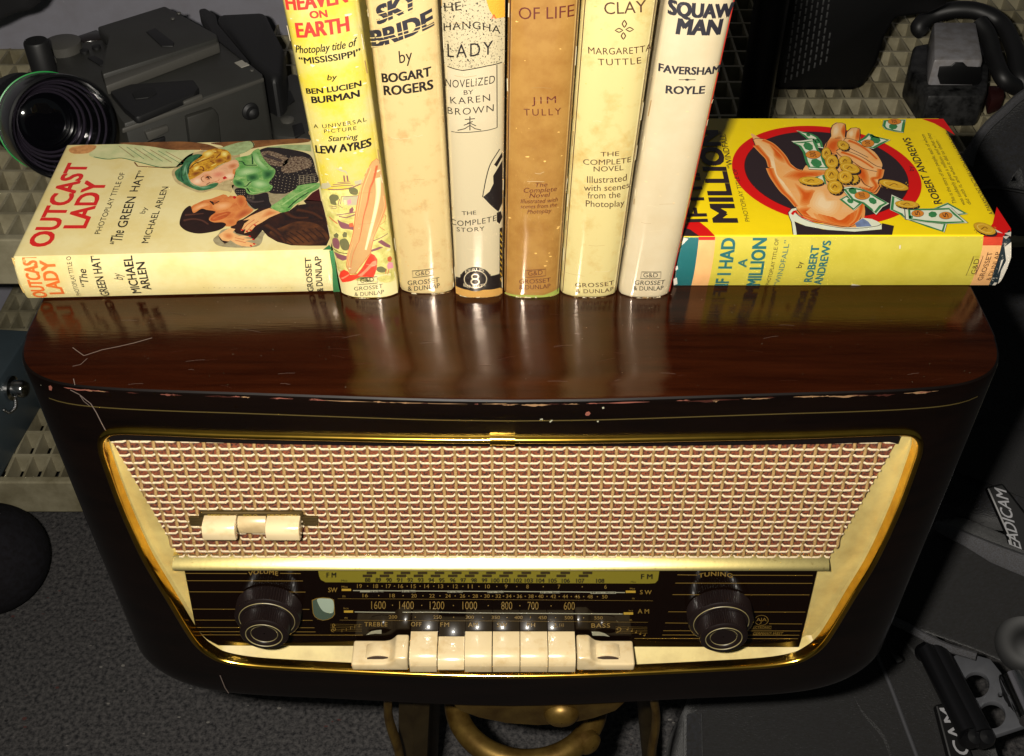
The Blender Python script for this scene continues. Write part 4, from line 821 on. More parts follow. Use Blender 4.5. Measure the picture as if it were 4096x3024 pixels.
for p in (((1200, 230), (1210, 350), (1250, 400)), ((1000, 480), (1080, 470), (1200, 450)), ((1200, 600), (1280, 620), (1400, 650)), ((1120, 700), (1200, 740), (1340, 720)), ((980, 580), (1060, 540))): stroke(mb, C, zO1(*p), .0009, paint('scarf_light', 'a8cc80', .2), 6, smooth=True)
for p in (((1010, 470), (1100, 430), (1220, 440), (1240, 480), (1100, 520), (1020, 520)), ((1200, 600), (1300, 590), (1380, 640), (1280, 680), (1200, 650)), ((1200, 250), (1250, 260), (1290, 340), (1360, 420), (1300, 420), (1220, 340))): soft(C, zO1, '6aa558', 'b4d494', 6, *p)
for p in (((1130, 520), (1230, 510), (1250, 560), (1180, 590), (1130, 570)), ((1330, 470), (1440, 470), (1420, 540), (1340, 560)), ((960, 590), (1040, 600), (1060, 650), (980, 650))): soft(C, zO1, '6aa558', '24582c', 6, *p)
for p in (((230, 500), (260, 460), (262, 540), (240, 560)), ((440, 300), (500, 270), (460, 310), (410, 345))): soft(C, zO1, '3f7a4e', '1c4a30', 7, *p)
for p in (((420, 650), (520, 680), (640, 660), (560, 690)), ((310, 420), (340, 390), (320, 480), (300, 500))): soft(C, zO1, '3f7a4e', '88b08c', 7, *p)
for p in (((560, 240), (640, 210), (680, 240), (600, 290)), ((800, 220), (860, 230), (850, 280), (790, 270)), ((440, 420), (500, 400), (490, 440), (440, 460))): soft(C, zO1, 'd8a028', 'f8e488', 7, *p)
for p in (((700, 330), (780, 300), (820, 340), (740, 370)), ((400, 500), (470, 470), (540, 480), (440, 540)), ((860, 270), (900, 260), (900, 320), (850, 330))): soft(C, zO1, 'd8a028', '8a4a10', 7, *p)
P_(C, zO1, suit, (900, 1180), (1000, 1100), (1130, 1030), (1250, 950), (1410, 930), (1450, 960), (1540, 1000), (1650, 975), (1760, 890), (1860, 830), (2070, 850), (2110, 1000), (2150, 1200), (2172, 1320), (2130, 1418), (1900, 1420), (1680, 1415), (1500, 1370), (1380, 1300), (1310, 1220), (1240, 1310), (1210, 1340), (1120, 1295), (980, 1262), (935, 1222), l=4, sm=False)
P_(C, zO1, paint('suit_red', '4a1210', .2), (1850, 840), (1950, 740), (2035, 690), (2062, 855), l=4, sm=False); P_(C, zO1, paint('suit_light', '6a3c1c', .7, 60, '241410'), (1400, 1250), (1560, 1180), (1760, 1110), (2000, 1140), (2120, 1240), (2150, 1350), (1950, 1412), (1700, 1405), (1520, 1340), l=5)
for i in range(7): stroke(mb, C, zO1((1500+80*i, 1280-15*i), (1600+80*i, 1330-8*i), (1700+70*i, 1400-8*i)), .0007, suit, 6, smooth=True)
P_(C, zO1, crj, (1760, 900), (1830, 840), (1868, 885), l=5, sm=False); P_(C, zO1, crj, (1000, 1100), (1100, 1030), (1190, 968), (1262, 945), (1180, 1000), (1060, 1080), l=6, sm=False)
P_(C, zO1, scarf, (2030, 618), (2032, 680), (1930, 742), (1850, 822), (1720, 900), (1650, 972), (1540, 996), (1460, 962), (1420, 920), (1520, 850), (1640, 760), (1740, 690), (1780, 650), l=6); stroke(mb, C, zO1((1990, 650), (1800, 740), (1700, 800), (1560, 900)), .001, paint('scarf_light', 'a8cc80', .2), 7, smooth=True); stroke(mb, C, zO1((1900, 740), (1760, 830), (1640, 940)), .001, paint('scarf_dark', '1f4a24', .2), 7, smooth=True)
P_(C, zO1, skinm, (390, 930), (430, 898), (560, 838), (660, 818), (740, 788), (810, 762), (850, 772), (872, 798), (900, 778), (965, 790), (1000, 780), (1070, 780), (1108, 830), (1122, 900), (1200, 970), (1130, 1030), (1000, 1100), (900, 1175), (800, 1170), (640, 1120), (560, 1000), (420, 1010), l=5, sm=False)
P_(C, zO1, hairm, (250, 1130), (280, 1010), (330, 940), (392, 912), (430, 1002), (530, 948), (600, 962), (712, 985), (650, 1040), (628, 1090), (690, 1122), (800, 1122), (845, 1150), (790, 1205), (680, 1242), (500, 1266), (360, 1240), (280, 1190), l=6)
ell = paint('ear', 'c8602c', .3); P_(C, zO1, ell, (648, 1075), (720, 1020), (850, 988), (905, 1000), (840, 1060), (760, 1092), (670, 1106), l=7); stroke(mb, C, zO1((680, 1080), (760, 1040), (860, 1010)), .0006, skinm, 8)
stroke(mb, C, zO1((660, 855), (700, 880), (760, 850)), .0007, hairm, 8, smooth=True); stroke(mb, C, zO1((640, 850), (690, 900)), .0009, hairm, 8); stroke(mb, C, zO1((870, 800), (905, 815)), .0005, skd, 8); P_(C, zO1, lip, (935, 790), (965, 788), (975, 812), (945, 820), l=8); SK2 = 'dc8a48'
soft(C, zO1, SK2, 'f0b078', 6, (700, 900), (830, 870), (900, 890), (860, 940), (740, 960)); soft(C, zO1, SK2, 'c0602c', 6, (1000, 800), (1060, 800), (1090, 870), (1040, 930), (990, 870)); soft(C, zO1, SK2, 'b4582c', 6, (1080, 950), (1170, 970), (1120, 1020), (1000, 1080), (960, 1050)); soft(C, zO1, SK2, 'b8602c', 6, (650, 850), (720, 830), (760, 860), (720, 890), (660, 880)); soft(C, zO1, SK2, 'f0b078', 6, (450, 930), (560, 880), (620, 900), (540, 930), (450, 970)); soft(C, zO1, SK2, 'c87038', 6, (850, 1090), (950, 1080), (960, 1140), (880, 1160))
hand = paint('hand', 'f0b878', .15)
for p in (((300, 1100), (420, 1080), (540, 1100), (620, 1150)), ((320, 1030), (440, 1020), (560, 1010))): softline(C, zO1, '281410', '5a3426', 7, .0030, *p)
for p in (((1500, 900), (1700, 1050), (1900, 1060)), ((1350, 1150), (1500, 1250), (1600, 1380)), ((1750, 960), (1950, 1000), (2080, 1080))): softline(C, zO1, '1e1110', '4e2814', 5, .0050, *p)
for p in (((1120, 820), (1200, 860), (1330, 850)), ((1340, 260), (1450, 300), (1560, 340))): softline(C, zO1, '241c1c', '4c3e3a', 5, .0040, *p)
P_(C, zO1, hand, (1545, 1000), (1462, 962), (1400, 940), (1330, 965), (1250, 1000), (1160, 1040), (1062, 1098), (1150, 1085), (1080, 1140), (1035, 1235), (1095, 1205), (1078, 1262), (1165, 1235), (1225, 1165), (1310, 1120), (1400, 1062), l=7, sm=False)
P_(C, zO1, hand, (748, 1285), (840, 1222), (900, 1196), (965, 1208), (930, 1250), (1010, 1292), (1165, 1302), (1060, 1322), (1210, 1342), (1090, 1362), (1240, 1402), (1170, 1435), (1050, 1428), (980, 1402), (900, 1352), (835, 1395), (770, 1342), l=7, sm=False); P_(C, zO1, suit, (745, 1290), (800, 1355), (885, 1370), (830, 1398), (770, 1345), l=8, sm=False)
soft(C, zO1, 'f0b878', 'd08048', 8, (1380, 970), (1460, 980), (1500, 1000), (1400, 1040), (1300, 1060)); soft(C, zO1, 'f0b878', 'd08048', 8, (820, 1270), (900, 1260), (940, 1300), (900, 1340), (830, 1320))
for p in (((1210, 1090), (1120, 1150), (1060, 1220)), ((1260, 1110), (1180, 1160), (1110, 1240)), ((960, 1320), (1080, 1345)), ((960, 1350), (1100, 1385))): stroke(mb, C, zO1(*p), .0005, skd, 8)
for x, y in ((1050, 1222), (1110, 1240), (1160, 1225), (1215, 1160), (1150, 1303), (1195, 1343), (1205, 1400), (1165, 1425)): ellipse(mb, C, zO1((x, y))[0], 5.5, 3, 20, lip, 9, 10)
T2('OUTCAST', zO2, (500, 1070), (888, 240), (278, 1068), ored, w=.035); T2('LADY', zO2, (858, 885), (1072, 415), (640, 885), ored, w=.035)
T2('PHOTOPLAY TITLE OF', zA, (640, 780), (802, 388), (604, 780)); T2('“The', zA, (775, 850), (795, 760), (700, 852), it=.2, w=.01); T2('GREEN', zA, (808, 738), (872, 542), (748, 738), w=.012); T2('HAT”', zA, (880, 508), (938, 375), (828, 508), w=.012); T2('by', zA, (925, 650), (945, 610), (890, 652), it=.2); T2('MICHAEL ARLEN', zA, (948, 838), (1078, 478), (905, 838), w=.008)
T2('OUTCAST', zA, (308, 1178), (226, 905), (222, 1178), oran, S, w=.03); T2('LADY', zA, (412, 1155), (348, 945), (322, 1158), oran, S, w=.03); T2('PHOTOPLAY TITLE OF', zA, (520, 1165), (450, 905), (492, 1168), jink, S); T2('“The', zA, (575, 1115), (550, 1000), (525, 1118), jink, S, it=.2, w=.01); T2('GREEN HAT”', zA, (705, 1167), (632, 900), (652, 1170), jink, S, w=.015)
T2('by', zA, (790, 1068), (772, 1028), (735, 1070), jink, S, it=.2); T2('MICHAEL', zA, (905, 1150), (845, 915), (850, 1153), jink, S, w=.02); T2('ARLEN', zA, (970, 1128), (925, 955), (916, 1132), jink, S, w=.02); T2('GROSSET', zA, (2007, 1140), (1988, 925), (1970, 1142), jink, S, w=.02); T2('& DUNLAP', zA, (2068, 1140), (2054, 918), (2028, 1142), jink, S, w=.02)
for i in range(18): stroke(mb, S, zA((1300+i*33, 1118+random.randint(-3, 3)), (1300+i*33+random.randint(4, 14), 1118)), .0002, jink, 8)
poly(mb, S, zA((2105, 880), (2135, 860), (2175, 1150), (2132, 1158), (2125, 1000)), cloth_g, 9); poly(mb, C, zA((2065, 882), (2105, 850), (2125, 880)), cloth_g, 9)
for p in (((75, 925), (95, 930), (100, 990), (85, 960)), ((110, 1060), (125, 1090), (165, 1150), (150, 1150)), ((150, 935), (162, 935), (160, 960), (150, 955))): poly(mb, S, zA(*p), M('torn_edge', 'c8a860', rough=.8), 9)
mb.build('dust_jacket', t, smooth=25); pageblock(m, .031, .128, .186, t)
# --- lying book, right: yellow jacket with hand full of coins
yj = paper('bright_yellow_jacket', 'ffdf08', .06, 40, coat=.15, k=1.0); yjs = paper('spine_yellow', 'f2e258', .1, 60, dark='e8d84a', k=.9)
t, S, mb, m, C = lying('yellow book lying flat at right, painted hand catching coins in a red ring', (.1050, -.0180, 0), .004, .1945, .140, .037, .003, yj)
pk = M('printed_black_brown', '2c1e22', rough=.45, coat=.25, coat_rough=.2); pr = M('printed_red', 'd80c08', rough=.45, coat=.25, coat_rough=.2); teal = M('printed_teal', '1c6668', rough=.45, coat=.25, coat_rough=.2); peach = M('printed_peach', 'f2b878', rough=.45, coat=.25, coat_rough=.2, mottle=.15); worn = M('worn_white_paper', 'e4dccb', rough=.8, k=.85); navy = M('printed_navy', '1c2a30', rough=.5, mottle=.6, scale=400, dark='c8c0ae', thr=(.36, .4))
pts = [C.px(p) for p in zM((88, 560), (950, 118), (2190, 740), (700, 1130), (1960, 1110))]
A = [[p.x*2, p.y*2, 1, p.x**2+p.y**2] for p in pts]           # least squares circle
N3 = [[sum(r[i]*r[j] for r in A) for j in range(3)] for i in range(3)]; v3 = Vector([sum(r[i]*r[3] for r in A) for i in range(3)])
sol = Matrix(N3).inverted() @ v3; cc = Vector((sol.x, sol.y)); R_ = math.sqrt(sol.z+cc.length_squared)
circ = lambda r, n=80: [(cc.x+r*math.cos(2*math.pi*i/n), cc.y+r*math.sin(2*math.pi*i/n)) for i in range(n)]
poly(mb, C, circ(R_), pr, 1, raw=True); poly(mb, C, circ(R_*.868), M('printed_line', '5a0806', rough=.5), 2, raw=True); poly(mb, C, circ(R_*.862), pk, 3, raw=True)
P_(C, zF, pr, (212, 742), (240, 730), (300, 732), (345, 768), (390, 815), (185, 815), l=1, sm=False); P_(C, zF, pk, (190, 815), (205, 765), (240, 775), (295, 815), l=2, sm=False)
P_(C, zF, pr, (1625, 113), (1755, 113), (1825, 210), (1790, 190), (1700, 140), l=1, sm=False); P_(C, zF, pr, (2075, 640), (2160, 770), (2160, 820), (1992, 820), (2050, 740), l=1, sm=False); P_(C, zF, navy, (2150, 775), (2165, 800), (2160, 820), (2112, 820), l=2, sm=False)
sko, skn, skh = paint('palm_orange', 'e07018', .15), paint('palm_skin', 'f0ac62', .2, 60, 'f2bd82'), paint('palm_light', 'f4cc98', .1)
H = ((312, 280), (350, 265), (430, 272), (520, 310), (600, 380), (655, 440), (690, 490), (740, 550), (800, 600), (860, 625), (900, 565), (1000, 590), (1120, 600), (1150, 500), (1200, 480), (1260, 490), (1250, 450), (1180, 430), (1120, 380), (1145, 300), (1185, 240), (1180, 180), (1200, 120), (1250, 92), (1310, 92), (1345, 110), (1352, 160), (1345, 250), (1365, 190), (1410, 150), (1470, 145), (1510, 165), (1512, 220), (1505, 290), (1600, 370), (1680, 420), (1700, 480), (1750, 540), (1755, 580), (1740, 600), (1735, 660), (1752, 720), (1712, 760), (1730, 800), (1690, 860), (1660, 880), (1560, 840), (1510, 810), (1500, 900), (1560, 980), (1545, 1060), (1510, 1170), (1440, 1235), (1380, 1262), (1200, 1235), (1000, 1190), (860, 1130), (800, 1060), (780, 1010), (700, 930), (620, 850), (560, 770), (510, 680), (490, 580), (470, 500), (410, 430), (340, 350))
P_(C, zM, skn, *H, l=5, sm=False); stroke(mb, C, zM(*H), .0006, pk, 6, closed=True)
for l_, mt, p in ((6, sko, ((860, 625), (940, 635), (1100, 640), (1110, 690), (960, 690), (830, 730), (720, 700), (690, 690), (760, 640))), (6, sko, ((800, 790), (900, 850), (1000, 850), (985, 930), (930, 1005), (850, 990), (850, 900))), (6, sko, ((1045, 1120), (1110, 1125), (1230, 1190), (1340, 1170), (1500, 1050), (1510, 1160), (1440, 1235), (1380, 1262), (1150, 1222))), (6, sko, ((820, 1060), (960, 1040), (900, 1080), (1000, 1180), (860, 1125))),
                  (6, skh, ((340, 300), (420, 330), (520, 400), (560, 560), (600, 720), (760, 900), (790, 980), (700, 900), (600, 780), (530, 660), (500, 540))), (6, skh, ((1010, 860), (1090, 860), (1150, 950), (1280, 960), (1250, 1080), (1150, 1130), (1020, 1080), (950, 1000))), (6, sko, ((480, 310), (600, 400), (670, 490), (640, 520), (560, 470), (540, 400))), (6, sko, ((1160, 300), (1240, 260), (1290, 280), (1240, 420), (1180, 425), (1125, 380))), (6, skh, ((1210, 130), (1260, 105), (1280, 180), (1250, 240), (1200, 240))), (6, skh, ((1375, 200), (1430, 165), (1440, 230), (1400, 260))),
                  (6, sko, ((1480, 560), (1560, 600), (1600, 700), (1580, 780), (1510, 720), (1470, 640))), (6, sko, ((1510, 800), (1600, 830), (1730, 760), (1700, 850), (1660, 878), (1560, 840))), (6, sko, ((1340, 110), (1350, 200), (1330, 250), (1300, 180))), (6, sko, ((1500, 160), (1508, 270), (1460, 280), (1470, 200)))):
    soft(C, zM, 'f0ac62', 'd85c10' if mt is sko else 'f8d8a8', l_-.5, *p, n=5, r0=1.22, r1=.45)
P_(C, zM, skn, (1245, 410), (1275, 390), (1340, 410), (1470, 440), (1580, 510), (1680, 580), (1750, 590), (1735, 660), (1650, 640), (1540, 600), (1400, 500), (1300, 470), l=7); P_(C, zM, skn, (1328, 290), (1360, 265), (1410, 275), (1500, 320), (1600, 370), (1690, 440), (1755, 545), (1740, 590), (1640, 500), (1500, 430), (1380, 370), l=7)
for w_, p in ((.0026, ((345, 345), (420, 430), (478, 500), (500, 590))), (.0022, ((420, 285), (520, 330), (610, 410), (670, 480), (720, 560), (790, 610), (860, 640))), (.0030, ((500, 600), (540, 700), (640, 850), (720, 930), (800, 1030))), (.0028, ((1740, 610), (1720, 700), (1650, 720), (1690, 800), (1650, 850))), (.0022, ((1380, 290), (1480, 330), (1590, 400), (1700, 500))), (.0022, ((1300, 420), (1420, 460), (1540, 520), (1660, 600))), (.0024, ((1530, 960), (1520, 1060), (1470, 1180), (1400, 1240))), (.0018, ((880, 1130), (1050, 1190), (1250, 1230)))):
    softline(C, zM, 'f0ac62', 'd85c10', 7, w_*1.7, *p)
for p in (((1245, 420), (1300, 470), (1400, 510), (1540, 600), (1700, 640)), ((1245, 410), (1280, 390), (1400, 420), (1540, 480), (1680, 570), (1745, 590)), ((1328, 290), (1370, 360), (1500, 430), (1600, 480)), ((1330, 280), (1370, 265), (1480, 300), (1600, 370)), ((1360, 190), (1350, 260)), ((1230, 265), (1290, 262)), ((1520, 720), (1560, 780), (1640, 820))): stroke(mb, C, zM(*p), .0006, pk, 8, smooth=True)
bw, bg, bo = paint('bill_paper', 'e8ecd2', .06), paint('bill_green', '3c8a50', .2), paint('bill_seal', 'e08a2c', .1)
def bill(z, pts, seal, txt=None, l=9, blots=()):
    q = z(*pts); c = (sum(p[0] for p in q)/len(q), sum(p[1] for p in q)/len(q)); sh = lambda f: [(c[0]+(p[0]-c[0])*f, c[1]+(p[1]-c[1])*f) for p in q]
    poly(mb, C, [(c[0]+(p[0]-c[0])*1.03, c[1]+(p[1]-c[1])*1.03) for p in q], pk, l-1); poly(mb, C, q, bw, l); stroke(mb, C, sh(.87), .0018, bg, l+1, closed=True)
    for bx, by, r, e in blots: ellipse(mb, C, z((bx, by))[0], r, r*.7, e, bg, l+1, 7)
    for sx, sy, rx, ry, s_ in seal:
        o = z((sx, sy))[0]; ellipse(mb, C, o, rx+1.2, ry+1.2, 0, pk, l+2); ellipse(mb, C, o, rx, ry, 0, bo, l+3)
        if s_: text(mb, C, s_, (o[0]+rx*.45, o[1]+ry*.6), (o[0]+rx*.25, o[1]-ry*.7), (o[0]-rx*.35, o[1]+ry*.6), pk, l+4)
bill(zM, ((795, 180), (900, 200), (960, 215), (1030, 250), (1080, 310), (1100, 380), (1040, 370), (990, 275), (920, 275), (870, 230)), (), l=9, blots=((1030, 300, 12, 40), (930, 230, 9, 20)))
bill(zM, ((740, 300), (850, 295), (990, 275), (1040, 380), (1100, 470), (1120, 540), (1165, 620), (1050, 618), (940, 612), (905, 540), (870, 420), (820, 340)), ((985, 452, 30, 16, '500'),), l=10, blots=((930, 360, 22, 30), (1020, 545, 24, 20)))
bill(zM, ((1605, 210), (1680, 245), (1850, 285), (1760, 330), (1660, 385), (1560, 360), (1475, 305), (1550, 260)), ((1597, 325, 25, 14, '100'),), l=9, blots=((1680, 285, 22, 10), (1640, 240, 10, 20)))
bill(zM, ((1775, 65), (1900, 60), (2020, 55), (2010, 110), (1995, 205), (1900, 192), (1790, 165), (1760, 130)), ((1895, 82, 26, 11, '500'),), l=9, blots=((1880, 135, 18, 0),))
bill(zM, ((1280, 950), (1350, 910), (1530, 1000), (1440, 1075)), (), l=10, blots=((1400, 970, 14, 20),))
bill(zM, ((1300, 825), (1400, 810), (1510, 830), (1620, 870), (1730, 940), (1835, 1000), (1760, 1040), (1690, 1125), (1640, 1080), (1540, 1000), (1400, 950)), ((1533, 912, 30, 16, '1000'),), l=12, blots=((1425, 860, 18, 20), (1650, 970, 18, 30)))
bill(zM, ((1010, 700), (1100, 675), (1130, 790)), (), l=10)
bill(zF, ((1445, 570), (1530, 610), (1600, 650), (1620, 690), (1530, 720), (1500, 690), (1435, 660)), (), l=9); bill(zF, ((1690, 655), (1780, 618), (1900, 685), (1800, 700)), (), l=9); bill(zF, ((1540, 720), (1660, 730), (1775, 745), (1760, 795), (1660, 762)), (), l=9)
bill(zF, ((1525, 655), (1660, 655), (1800, 650), (1840, 690), (1900, 740), (1780, 745), (1640, 735), (1530, 718)), ((1600, 685, 24, 13, '5'), (1768, 697, 26, 14, '5')), l=12, blots=((1690, 690, 18, 0), (1560, 705, 9, 0)))
gc, gl = paint('coin_gold', 'e0ac28', .2), paint('coin_light', 'f2d060', .1); gm = paint('coin_edge', '8a5a14', .2)
def coin(z, x, y, rx, ry, ang=0, l=16, ex=5, ey=6):
    o = z((x, y))[0]; ellipse(mb, C, (o[0]+ex, o[1]+ey), rx+1.5, ry+1.5, ang, pk, l-1)
    for i in range(9):
        a = math.pi*(-.15+.16*i); stroke(mb, C, [(o[0]+rx*math.cos(a)*.9, o[1]+ry*math.sin(a)*.9), (o[0]+ex+rx*math.cos(a), o[1]+ey+ry*math.sin(a))], .0004, gc, l)
    ellipse(mb, C, o, rx+1, ry+1, ang, pk, l+1); ellipse(mb, C, o, rx, ry, ang, gc, l+2); ellipse(mb, C, o, rx*.72, ry*.7, ang, gl, l+3); ellipse(mb, C, (o[0]+1, o[1]), rx*.66, ry*.62, ang, gc, l+4)
    stroke(mb, C, [(o[0]-rx*.3, o[1]+ry*.2), (o[0], o[1]-ry*.3), (o[0]+rx*.25, o[1]+ry*.1)], .0007, gm, l+5, smooth=True)
for i, (x, y, rx, ry, a) in enumerate(((960, 752, 49, 16, 5), (1128, 450, 18, 24, 0), (1315, 362, 24, 17, 30), (1335, 545, 25, 20, 0), (1420, 745, 24, 20, 0), (1185, 562, 25, 28, -20), (1385, 640, 40, 19, 15), (1180, 720, 28, 29, 0), (1330, 750, 29, 26, 20), (1215, 868, 30, 27, 25), (1885, 800, 60, 17, 14), (2030, 1015, 47, 14, 5))):
    coin(zM, x, y, rx, ry, a, l=17+i*7 if i < 10 else 20, ex=-3 if i == 10 else 4, ey=-5 if i == 10 else 5)
coin(zF, 2000, 778, 46, 20, 20, l=18)
P_(C, zM, pk, (775, 1195), (850, 1228), (1100, 1285), (1450, 1310), (1750, 1285), (1755, 1215), (1890, 1245), (1868, 1347), (790, 1347), (785, 1260), l=7, sm=False)
P_(C, zM, bw, (795, 1045), (740, 1058), (705, 1100), (715, 1145), (742, 1210), (762, 1347), (802, 1347), (790, 1260), (775, 1195), (900, 1248), (1150, 1292), (1450, 1312), (1752, 1285), (1750, 1228), (1700, 1195), (1640, 1170), (1540, 1158), (1460, 1212), (1470, 1265), (1300, 1265), (1000, 1212), (860, 1155), (785, 1095), (760, 1130), (735, 1110), (760, 1080), (800, 1070), l=9, sm=False)
P_(C, zM, paint('cuff_blue', '7a8cb4', .3), (1540, 1163), (1600, 1200), (1640, 1252), (1470, 1262), (1452, 1220), l=10, sm=False); stroke(mb, C, zM((795, 1045), (740, 1058), (705, 1100), (715, 1145), (742, 1210), (760, 1347)), .0005, pk, 11); stroke(mb, C, zM((785, 1100), (860, 1160), (1000, 1215), (1300, 1272), (1500, 1275), (1700, 1250), (1745, 1225)), .0005, pk, 11, smooth=True)
T2('MILLION', zF, (520, 732), (402, 188), (382, 732), pk, w=.055); T2('IF I HAD A', zF, (343, 730), (250, 190), (226, 732), pk, w=.035); T2('PHOTOPLAY TITLE OF', zF, (597, 730), (518, 415), (570, 730), pk, w=-.004); T2('“WINDFALL”', zF, (498, 412), (446, 192), (462, 412), pk, w=.01)
T2('by', zF, (1578, 428), (1570, 398), (1548, 428), pk); T2('ROBERT ANDREWS', zF, (1748, 622), (1552, 228), (1702, 626), pk, w=.02)
T2('This is the story of ten people, each of whom', zF, (1835, 622), (1640, 208), (1812, 625), pk, it=.15); T2('was suddenly given a million- and what they', zF, (1888, 632), (1672, 200), (1865, 634), pk, it=.15); T2('did with it, and what it did to them-', zF, (1922, 628), (1720, 240), (1900, 630), pk, it=.15); T2('A PARAMOUNT PICTURE WITH AN ALL STAR CAST', zF, (2055, 687), (1790, 195), (2032, 690), pk)
poly(mb, S, [(0.0005, .0004), (.193, .0004), (.193, .0366), (.0005, .0366)], yjs, 1, raw=True)
P_(S, zF, teal, (195, 822), (293, 822), (284, 900), (270, 1000), (246, 1112), (142, 1112), (166, 960), l=2, sm=False); P_(S, zF, peach, (293, 822), (392, 822), (385, 900), (370, 1000), (345, 1112), (246, 1112), (270, 1000), (284, 900), l=2, sm=False); P_(S, zF, pr, (290, 818), (390, 818), (388, 838), (292, 838), l=3, sm=False)
P_(S, zF, peach, (1995, 818), (2112, 818), (2096, 900), (2060, 1010), (2025, 1112), (1912, 1112), (1955, 1000), (1985, 900), l=2, sm=False); P_(S, zF, paint('spine_red', 'd8462a', .2), (1995, 818), (2112, 818), (2104, 870), (1990, 870), l=3, sm=False); P_(S, zF, navy, (2112, 818), (2155, 830), (2160, 950), (2110, 1060), (2062, 1112), (2025, 1112), (2060, 1010), (2096, 900), l=2, sm=False)
for p in (((2120, 880), (2160, 850), (2160, 940), (2100, 1080), (2080, 1100), (2100, 1020), (2130, 960)), ((2100, 960), (2115, 950), (2080, 1040)), ((2060, 1090), (2078, 1092), (2062, 1112), (2045, 1112)), ((150, 995), (165, 990), (168, 1010), (152, 1020)), ((140, 1070), (160, 1060), (165, 1100), (142, 1108)), ((196, 822), (230, 830), (210, 850), (190, 870)), ((1210, 1100), (1260, 1108), (1200, 1112)), ((1490, 870), (1500, 868), (1498, 890), (1490, 888))): P_(S, zF, worn, *p, l=5, sm=False)
for p in (((2110, 818), (2150, 815), (2130, 835)), ((2120, 800), (2160, 790), (2158, 818)), ((2040, 760), (2110, 800), (2060, 790))): P_(C, zF, worn, *p, l=5, sm=False)
for s_, a, c, h, mt, k_ in (('IF I HAD', (465, 1106), (510, 828), (388, 1106), teal, .03), ('A', (575, 998), (582, 950), (525, 995), teal, .03), ('MILLION', (655, 1106), (697, 828), (577, 1106), teal, .03), ('PHOTOPLAY TITLE OF', (712, 1104), (770, 828), (690, 1104), pk, -.002), ('“WINDFALL”', (768, 1106), (835, 838), (738, 1106), teal, .0), ('by', (905, 1003), (915, 965), (872, 1003), pk, .0), ('ROBERT', (965, 1085), (1012, 870), (920, 1085), navy, .03), ('ANDREWS', (1022, 1100), (1082, 843), (977, 1100), navy, .03), ('GROSSET', (1985, 1076), (2050, 905), (1955, 1078), brown, .002), ('& DUNLAP', (2035, 1076), (2095, 905), (2008, 1078), brown, .002)):
    T2(s_, zF, a, c, h, teal if mt is navy else mt, S, w=k_)
gd(mb, S, zF, ((1890, 1050), (1948, 1045), (1993, 932), (1935, 935)), ((1950, 1040), (1972, 948), (1918, 1042)), brown)
for q_ in (((1890, 1050), (1948, 1045), (1993, 932), (1935, 935)),): pass
mb.build('dust_jacket', t, smooth=25); pageblock(m, .037, .140, .1945, t)
# ------------------------------------------------------------------ the surroundings
carpet = M('grey_carpet', '625f5e', rough=.95, mottle=.85, scale=190, thr=(.36, .64), dark='1a1a1e', bump=.8, bscale=420)
wallm = M('grey_wall', 'a9a8b4', rough=.8, mottle=.1, scale=30); resin = M('cream_shelf_resin', 'c0b798', rough=.5, mottle=.4, scale=14, dark='8c8264')
ZFL = -.80; ZS = -.30; ZL = -.70
fl = MB(); fl.add([(-3, -2, ZFL), (3, -2, ZFL), (3, 3, ZFL), (-3, 3, ZFL)], [(0, 1, 2, 3)], carpet); lint = [M('carpet_lint_pale', '8a8680', rough=.9), M('carpet_lint_red', '5a3430', rough=.9), M('carpet_lint_dark', '101012', rough=.9)]
for i in range(260):
    q = Pz(random.uniform(-100, 2700), random.uniform(1950, 3100), ZFL); r = random.uniform(.0008, .003); a_ = random.uniform(0, 3.2); e = random.uniform(.2, .9)
    fl.add([(q.x+r*math.cos(t+a_), q.y+r*e*math.sin(t+a_)*random.uniform(.6, 1.2), ZFL+.0015+.000002*i) for t in [2*math.pi*k/7 for k in range(7)]], [tuple(range(7))], lint[i % 3])
o = fl.build('floor', smooth=0); o['kind'] = 'structure'
wa, wb = Pz(-100, 205, ZS), Pz(3800, -140, ZS); wd = (wb-wa).normalized(); wn = Vector((-wd.y, wd.x, 0)); wl = MB(); wl.prism([wa-wd*2+Vector((0, 0, -.5)), wb+wd*2+Vector((0, 0, -.5)), wb+wd*2+wn*.06+Vector((0, 0, -.5)), wa-wd*2+wn*.06+Vector((0, 0, -.5))], (0, 0, 1.6), wallm); o = wl.build('wall', smooth=0); tag(o, 'plain grey wall behind the shelf with the camera on it', 'wall')
# resin shelf unit with two lattice shelves
shelf = thing('shelf_unit', 'cream resin shelving unit with square lattice shelves behind the radio', 'shelf', (0, .8, ZFL))
def lattice(x0, x1, y0, y1, z, lip):
    s = MB(); px, py, t, d = .0245, .045, .0032, .030
    nx = round((x1-x0)/px); ny = round((y1-y0)/py)
    for i in range(1, nx): s.box((x0+(x1-x0)*i/nx, (y0+y1)/2, z-d/2-.0002), (t, y1-y0, d), resin)
    for j in range(1, ny): s.box(((x0+x1)/2, y0+(y1-y0)*j/ny, z-d/2), (x1-x0, t*1.4, d+.0004), resin)
    for y in (y0, y1): s.box(((x0+x1)/2, y, z-lip/2), (x1-x0+.012, .012, lip), resin, .002)
    for x in (x0, x1): s.box((x, (y0+y1)/2, z-lip/2-.0006), (.012, y1-y0-.013, lip), resin, .002)
    return s
lattice(-.80, .86, .464, 1.15, ZS, .062).build('lattice_panel', shelf, smooth=0)
lattice(-.80, .86, .470, 1.15, ZL, .060).build('lattice_panel', shelf, smooth=0)
for x in (-.77, .83):
    for y in (.50, 1.12):
        s = MB(); s.lathe((x, y, ZFL), (0, 0, 1), [(.001, 0), (.022, 0), (.022, .495)], resin, 24); s.build('post', shelf)
